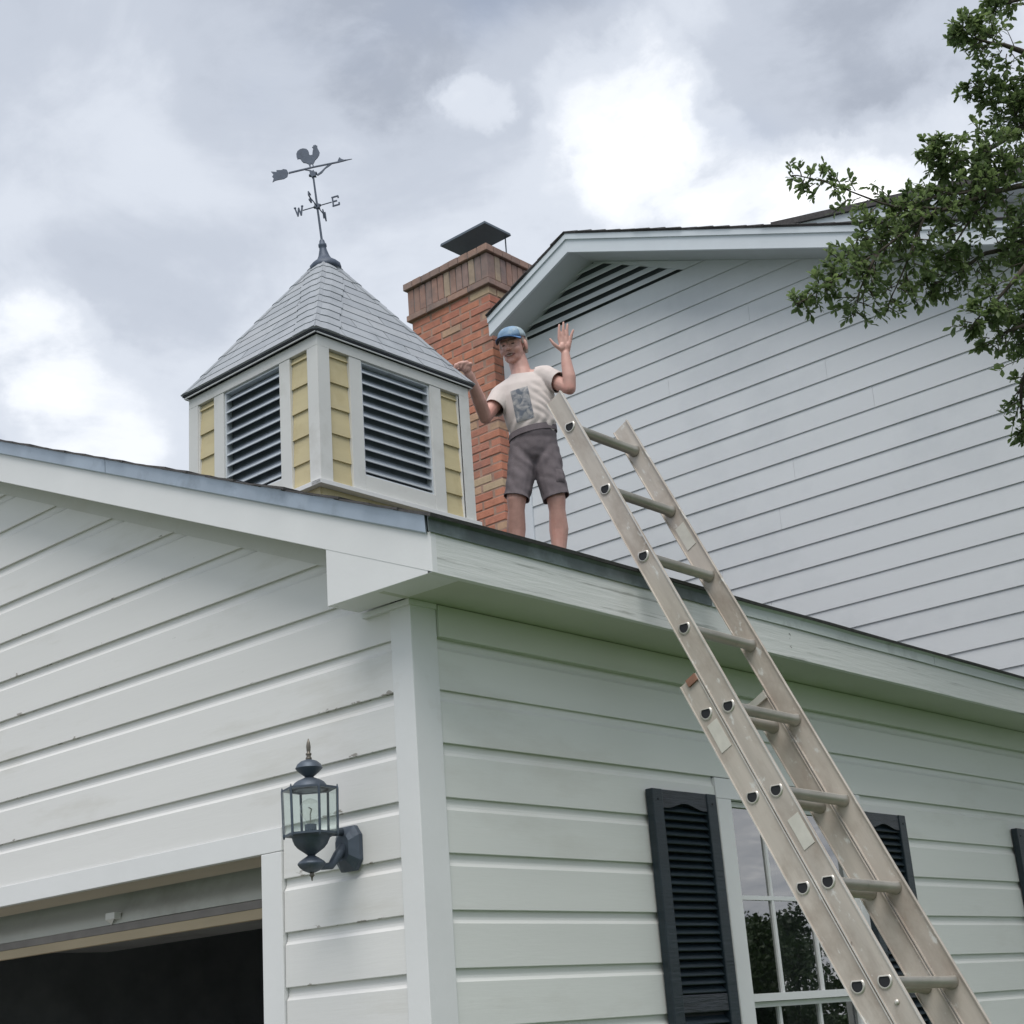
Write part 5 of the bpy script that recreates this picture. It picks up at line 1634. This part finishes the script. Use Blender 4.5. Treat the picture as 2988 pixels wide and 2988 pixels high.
    # shoes
    for (u, az, f, tw) in ((-0.186, az_R, -0.015, -0.03), (0.060, az_L, -0.018, 0.035)):
        m_ = MB()
        chain(m_, [((u, f - 0.045, roof(u, f - .045) + 0.042), 0.042), ((u + tw * .6, f + 0.06, roof(u + tw * .6, f + .06) + 0.043), 0.043), ((u + tw, f + 0.12, roof(u + tw, f + 0.12) + 0.039), 0.041), ((u + tw * 1.3, f + 0.175, roof(u + tw, f + .175) + 0.032), 0.033)])
        blob(m_, 'shoe', M['shoe'], 0.006, 3)

    # cap
    cp = empty('cap', V(H(0, 0, 0.05))); cp.parent = root
    CO = V(H(0, 0, 0.05))

    def dome(fn_ang, m, name, k=1.0):
        rings = []
        for i in range(9):
            el_ = R(90 * i / 8)
            ring = []
            for j in range(fn_ang[2] + 1):
                an = R(fn_ang[0] + (fn_ang[1] - fn_ang[0]) * j / fn_ang[2])
                bulge = 1 + 0.03 * math.sin(an * 3) * math.cos(el_)
                rr = 0.0885 * k * math.cos(el_) ** 0.75 * bulge
                ring.append(V(H(rr * math.sin(an), -0.010 + rr * 1.16 * math.cos(an), 0.046 + 0.078 * k * math.sin(el_) ** 0.9)))
            rings.append(ring)
        n = len(rings[0]); P = [p - CO for r_ in rings for p in r_]
        F = [(i * n + j, i * n + j + 1, (i + 1) * n + j + 1, (i + 1) * n + j) for i in range(8) for j in range(n - 1)]
        oo = MB().poly(P, F).build(name, m, cp, True)
        sl = oo.modifiers.new('cloth', 'SOLIDIFY'); sl.thickness = 0.003
        return oo
    dome((58, 302, 24), M['cap_pale'], 'crown')
    dome((-59, 59, 14), M['cap_mid'], 'front_panel', 1.012)
    # brim, curved down at the sides
    P, F = [], []
    na = 16
    for i in range(5):
        for j in range(na + 1):
            an = -68 + 136 * j / na
            ext = math.cos(R(an * 1.15)) ** 0.6 if abs(an) < 76 else 0
            r_ = 0.082 + 0.082 * (i / 4) * max(ext, 0)
            a, b = r_ * math.sin(R(an)), -0.010 + 0.0984 * math.cos(R(an)) + 0.080 * (i / 4) * max(ext, 0)
            a = 0.082 * math.sin(R(an)) * (1 + 0.05 * i / 4)
            c = 0.046 - 0.004 * (i / 4) - 0.020 * (abs(an) / 68) ** 2 * (0.3 + 0.7 * i / 4)
            P.append(V(H(a, b, c)) - CO)
    F = [(i * (na + 1) + j, i * (na + 1) + j + 1, (i + 1) * (na + 1) + j + 1, (i + 1) * (na + 1) + j) for i in range(4) for j in range(na)]
    br = MB().poly(P, F).build('brim', M['cap_blue'], cp, True)
    sl = br.modifiers.new('cloth', 'SOLIDIFY'); sl.thickness = 0.003; sl.offset = 1
    P2 = [p + V(H(0, 0, -0.0035)) - V(H(0, 0, 0)) for p in P]
    MB().poly(P2, F).build('brim_lining', M['cap_under'], cp, True)
    # hair at the temples and nape
    hr = MB()
    for s_ in (-1, 1):
        cap_(hr, H(s_ * 0.0745, 0.012, 0.036), 0.008, H(s_ * 0.073, 0.014, 0.000), 0.005)
        cap_(hr, H(s_ * 0.066, -0.045, 0.030), 0.020, H(s_ * 0.054, -0.066, -0.035), 0.017)
    cap_(hr, H(-0.03, -0.085, 0.0), 0.026, H(0.03, -0.085, 0.0), 0.026)
    blob(hr, 'hair', M['hair'], 0.004, 2)
    # face
    for s_ in (-1, 1):
        e = MB(); ell(e, H(s_ * 0.029, 0.078, 0.003), A3(0.0115, 0.006, 0.0048)); e.build('eye', M['eye'], root, True)
        e = MB(); cap_(e, H(s_ * 0.015, 0.094, 0.021), 0.0042, H(s_ * 0.043, 0.080, 0.019), 0.0035); e.build('eyebrow', M['whisker'], root, True)
    mo = MB()
    arc = [(-0.031, 0.083, -0.0610), (-0.017, 0.0915, -0.0670), (0.0, 0.0945, -0.0690), (0.017, 0.0915, -0.0670), (0.031, 0.083, -0.0610)]
    for p, q in zip(arc[:-1], arc[1:]): cap_(mo, H(*p), 0.0048, H(*q), 0.0048)
    mo.build('mouth', M['lip'], root, True)
    te = MB()
    for p, q in zip(arc[1:-2], arc[2:-1]): cap_(te, H(p[0], p[1] + 0.0022, p[2] + 0.0008), 0.0034, H(q[0], q[1] + 0.0022, q[2] + 0.0008), 0.0034)
    te.build('teeth', M['teeth'], root, True)
    ms = MB()
    for s_ in (-1, 1):
        cap_(ms, H(s_ * 0.003, 0.0955, -0.052), 0.0058, H(s_ * 0.026, 0.083, -0.059), 0.0040)
    ms.build('moustache', M['whisker'], root, True)


person()


# ------------------------------------------------------------------ oak tree
def leaf_mesh(name, leaves, m, parent, org, kind=None):
    """leaves: (point, direction, normal, length, width, tint)"""
    vv, ff, tt = [], [], []
    org = Vector(org)
    for p, d, n, l, w, t in leaves:
        s = d.cross(n).normalized() * w * 0.5
        b = len(vv)
        p = p - org
        vv += [p, p + d * l * 0.30 + s * 0.62 - n * l * 0.02, p + d * l * 0.30 - s * 0.62 - n * l * 0.02,
               p + d * l * 0.70 + s + n * l * 0.02, p + d * l * 0.70 - s + n * l * 0.02, p + d * l - n * l * 0.10, p + d * l * 0.66 + n * l * 0.05, p + d * l * 0.30 + n * 0.0 + n * l * 0.03]
        ff += [(b, b + 1, b + 7), (b, b + 7, b + 2), (b + 1, b + 3, b + 6, b + 7), (b + 7, b + 6, b + 4, b + 2), (b + 3, b + 5, b + 6), (b + 6, b + 5, b + 4)]
        tt += [t] * 6
    me = bpy.data.meshes.new(name)
    me.from_pydata([tuple(v) for v in vv], [], ff)
    a = me.attributes.new('tint', 'FLOAT', 'FACE')
    a.data.foreach_set('value', tt)
    me.materials.append(m)
    o = bpy.data.objects.new(name, me); COL.objects.link(o)
    if parent: o.parent = parent
    if kind: o['kind'] = kind
    return o


def rvec(rnd):
    while True:
        v = Vector((rnd.uniform(-1, 1), rnd.uniform(-1, 1), rnd.uniform(-1, 1)))
        if 0.05 < v.length < 1: return v.normalized()


def oak():
    rnd = random.Random(21)
    base = Vector((2.55, 3.75, GZ))
    T = empty('oak_tree', base, 'green oak tree whose leafy branches reach in from the right', 'tree')
    trunk = [base + Vector(p) for p in ((0, 0, -0.05), (0.02, -0.03, 0.25), (0.03, -0.02, 1.2), (-0.02, -0.05, 2.4), (-0.08, -0.1, 3.6), (-0.06, -0.05, 4.8), (0.05, 0.1, 6.2), (0.0, 0.2, 7.4))]
    MB(base).tube(trunk, [0.26, 0.19, 0.155, 0.145, 0.13, 0.10, 0.065, 0.02], 14).build('trunk', M['bark'], T, True)
    # limbs that show in the picture, in metres: points, foliage spread, number of twigs, leaves per twig
    BRN = [
        ([(2.50, 3.66, 1.05), (1.75, 3.05, 1.75), (1.19, 2.598, 2.0), (1.059, 2.374, 1.938), (0.879, 2.083, 1.781), (0.742, 1.899, 1.621), (0.63, 1.78, 1.53), (0.495, 1.655, 1.42)], 0.10, 95, 0.30),
        ([(0.96, 2.23, 1.83), (0.83, 2.021, 1.825), (0.726, 1.842, 1.87), (0.66, 1.704, 1.898), (0.599, 1.58, 1.902)], 0.035, 26, 0.0),
        ([(2.0, 3.3, 1.9), (1.229, 2.62, 2.333), (1.079, 2.424, 2.174), (0.976, 2.251, 2.053), (0.94, 2.131, 2.098)], 0.10, 75, 0.42),
        ([(2.3, 3.5, 2.2), (1.286, 2.578, 2.535), (1.204, 2.416, 2.583), (1.132, 2.283, 2.589), (1.104, 2.236, 2.639)], 0.075, 44, 0.5),
        ([(1.9, 3.3, 2.1), (1.212, 2.702, 2.429), (1.093, 2.479, 2.388), (1.049, 2.399, 2.481)], 0.07, 34, 0.5),
        ([(1.9, 3.4, 1.6), (1.093, 2.721, 1.85), (0.928, 2.485, 1.754), (0.858, 2.338, 1.637), (0.749, 2.268, 1.588)], 0.08, 48, 0.45),
        ([(1.75, 3.05, 1.75), (1.146, 2.442, 1.647), (1.006, 2.332, 1.469), (0.912, 2.239, 1.342)], 0.06, 32, 0.5),
        ([(1.7, 3.2, 1.5), (1.055, 2.594, 1.445), (0.954, 2.469, 1.376), (0.891, 2.375, 1.31)], 0.035, 17, 0.45),
        ([(1.6, 3.3, 1.4), (0.997, 2.706, 1.394), (0.905, 2.697, 1.24), (0.868, 2.723, 1.097), (0.850, 2.768, 0.963)], 0.03, 24, 0.45),
        ([(0.742, 1.899, 1.621), (0.678, 1.839, 1.478), (0.629, 1.844, 1.375)], 0.035, 16, 0.0),
        ([(0.879, 2.083, 1.781), (0.771, 2.019, 1.562), (0.696, 2.01, 1.44)], 0.05, 24, 0.0),
        ([(2.3, 3.4, 2.6), (1.336, 2.61, 2.865), (1.217, 2.472, 2.791), (1.186, 2.426, 2.836)], 0.055, 26, 0.5),
        ([(1.059, 2.374, 1.938), (0.94, 2.232, 1.719), (0.878, 2.212, 1.646)], 0.07, 30, 0.0),
        ([(1.059, 2.374, 1.938), (0.916, 2.245, 1.952), (0.764, 2.128, 1.771), (0.536, 1.905, 1.679)], 0.07, 52, 0.0),
        ([(1.229, 2.62, 2.333), (1.13, 2.50, 2.09), (1.02, 2.38, 2.02)], 0.10, 46, 0.0),
        ([(1.9, 3.3, 1.7), (1.22, 2.72, 2.15), (1.12, 2.60, 1.86), (1.03, 2.52, 1.70)], 0.11, 60, 0.4),
        ([(1.8, 3.2, 2.4), (1.30, 2.66, 2.60), (1.24, 2.56, 2.42), (1.18, 2.48, 2.30)], 0.09, 46, 0.45),
        ([(1.7, 3.1, 1.5), (1.10, 2.62, 1.62), (1.02, 2.58, 1.48), (0.99, 2.60, 1.34)], 0.06, 34, 0.4),
        ([(1.059, 2.374, 1.938), (0.93, 2.16, 1.90), (0.80, 1.99, 1.80), (0.69, 1.86, 1.70)], 0.06, 40, 0.0),
    ]
    leaves, wood = [], MB(base)

    def sample(pts, t):
        n = len(pts) - 1
        i = min(int(t * n), n - 1); f = t * n - i
        return pts[i].lerp(pts[i + 1], f), (pts[i + 1] - pts[i]).normalized()

    def twig(p, d, ln, nl, size):
        """a short bent twig with leaves alternating along it"""
        q = [p]
        for k in range(3):
            d = (d + rvec(rnd) * 0.30 + Vector((0, 0, -0.05))).normalized()
            q.append(q[-1] + d * ln / 3)
        wood.tube(q, [0.0028, 0.0022, 0.0016, 0.0008], 4)
        base_t = rnd.random()
        for k in range(nl):
            t = rnd.uniform(0.15, 1.0)
            pp, dd = sample(q, t)
            ld = (dd * 0.55 + rvec(rnd) * 0.85 + Vector((0, 0, 0.10))).normalized()
            nn = (Vector((0, 0, 1)) + rvec(rnd) * 0.75).normalized()
            l = size * rnd.uniform(0.7, 1.25)
            leaves.append((pp, ld, nn, l, l * rnd.uniform(0.38, 0.52), min(1, max(0, base_t * 0.65 + rnd.uniform(0, 0.35)))))
    for pts, spread, nt, t0 in BRN:
        pts = [Vector(p) for p in pts]
        # smooth wobble of the limb itself
        fine = []
        for i in range(len(pts) - 1):
            for k in range(4):
                p = pts[i].lerp(pts[i + 1], k / 4)
                fine.append(p + Vector((mnoise.noise(p * 5), mnoise.noise(p * 5 + Vector((9, 0, 0))), mnoise.noise(p * 5 + Vector((0, 9, 0))))) * 0.018)
        fine.append(pts[-1])
        r0 = 0.022 if t0 > 0 else 0.008
        n = len(fine)
        wood.tube(fine, [max(0.0025, r0 * (1 - i / n) ** 1.4) for i in range(n)], 7)
        nt = int(nt * 1.25)
        for k in range(nt):
            t = t0 + (1 - t0) * ((k + rnd.random()) / nt)
            p, d = sample(fine, min(t, 1))
            taper = 1.0 - 0.75 * max(0, (t - 0.5) / 0.5)
            tl = 1.0 - 0.45 * max(0, (t - 0.6) / 0.4)
            side_ = rvec(rnd); side_ = (side_ - d * side_.dot(d) * 0.6).normalized()
            twig(p + side_ * spread * taper * rnd.random() * 0.95, (side_ * 0.8 + d * (0.6 - 0.4 * (1 - tl) / 0.45)).normalized(), rnd.uniform(0.05, 0.12) * tl, rnd.randint(9, 15), 0.034)
        if t0 > 0:                      # sparser sprays nearer the trunk
            for k in range(20):
                p, d = sample(fine, rnd.uniform(0.06, t0 * 0.85))
                side_ = rvec(rnd); side_ = (side_ - d * side_.dot(d) * 0.6).normalized()
                twig(p + side_ * 0.10 * rnd.random(), (side_ + d * 0.5).normalized(), rnd.uniform(0.07, 0.14), 9, 0.045)
    # rest of the crown, over the yard to the right
    for i in range(110):
        h = rnd.uniform(3.0, 7.2)
        a = R(rnd.uniform(-8, 98))
        rr = rnd.uniform(0.7, 3.6) * (1 - abs(h - 4.8) / 5.5)
        st = trunk[3].lerp(trunk[7], min(1, max(0, (h - 2.4) / 5)))
        en = Vector((st.x + math.cos(a) * rr, st.y + math.sin(a) * rr, st.z + rnd.uniform(-0.3, 0.6)))
        md = st.lerp(en, 0.5) + Vector((0, 0, 0.15))
        wood.tube([st, md, en], [0.030, 0.018, 0.004], 5)
        for k in range(26):
            p = md.lerp(en, rnd.random()) + rvec(rnd) * rnd.uniform(0, 0.34)
            twig(p, rvec(rnd), rnd.uniform(0.12, 0.20), 7, 0.085)
    wood.build('branches', M['bark'], T, True)
    leaf_mesh('crown', leaves, M['oak_leaf'], T, base, 'stuff')


oak()


# ------------------------------------------------------------------ trees mirrored in the window
def far_trees():
    rnd = random.Random(9)
    spots = [((14.5, 23.0), 3.9, 'round bushy tree reflected low in the window glass, nearest the house'), ((19.0, 31.0), 4.6, 'broad tree reflected in the window glass, behind the nearest one'),
             ((24.5, 33.0), 5.4, 'tall tree reflected at the right of the window glass'), ((13.0, 27.0), 4.0, 'slender tree reflected at the left of the window glass'),
             ((29.0, 46.0), 5.6, 'far dark tree reflected between the two broad ones')]
    for (x, y), h, lab in spots:
        b = Vector((x, y, GZ))
        T = empty('leafy_tree', b, lab, 'tree', 'trees across the yard')
        MB(b).tube([b, b + Vector((0.1, 0, h * .4)), b + Vector((0, 0.1, h * .8))], [0.22, 0.14, 0.03], 8).build('trunk', M['bark'], T, True)
        lv = []
        for _ in range(38):
            c = b + Vector((rnd.gauss(0, h * .22), rnd.gauss(0, h * .22), h * rnd.uniform(0.18, 0.86)))
            r = h * rnd.uniform(0.09, 0.16); tn = rnd.random()
            for _ in range(230):
                p = c + rvec(rnd) * r * rnd.random() ** 0.4
                l = rnd.uniform(0.10, 0.18)
                lv.append((p, rvec(rnd), rvec(rnd), l, l * 0.6, tn * .6 + rnd.random() * .4))
        leaf_mesh('crown', lv, M['far_leaf'], T, b, 'stuff')


far_trees()
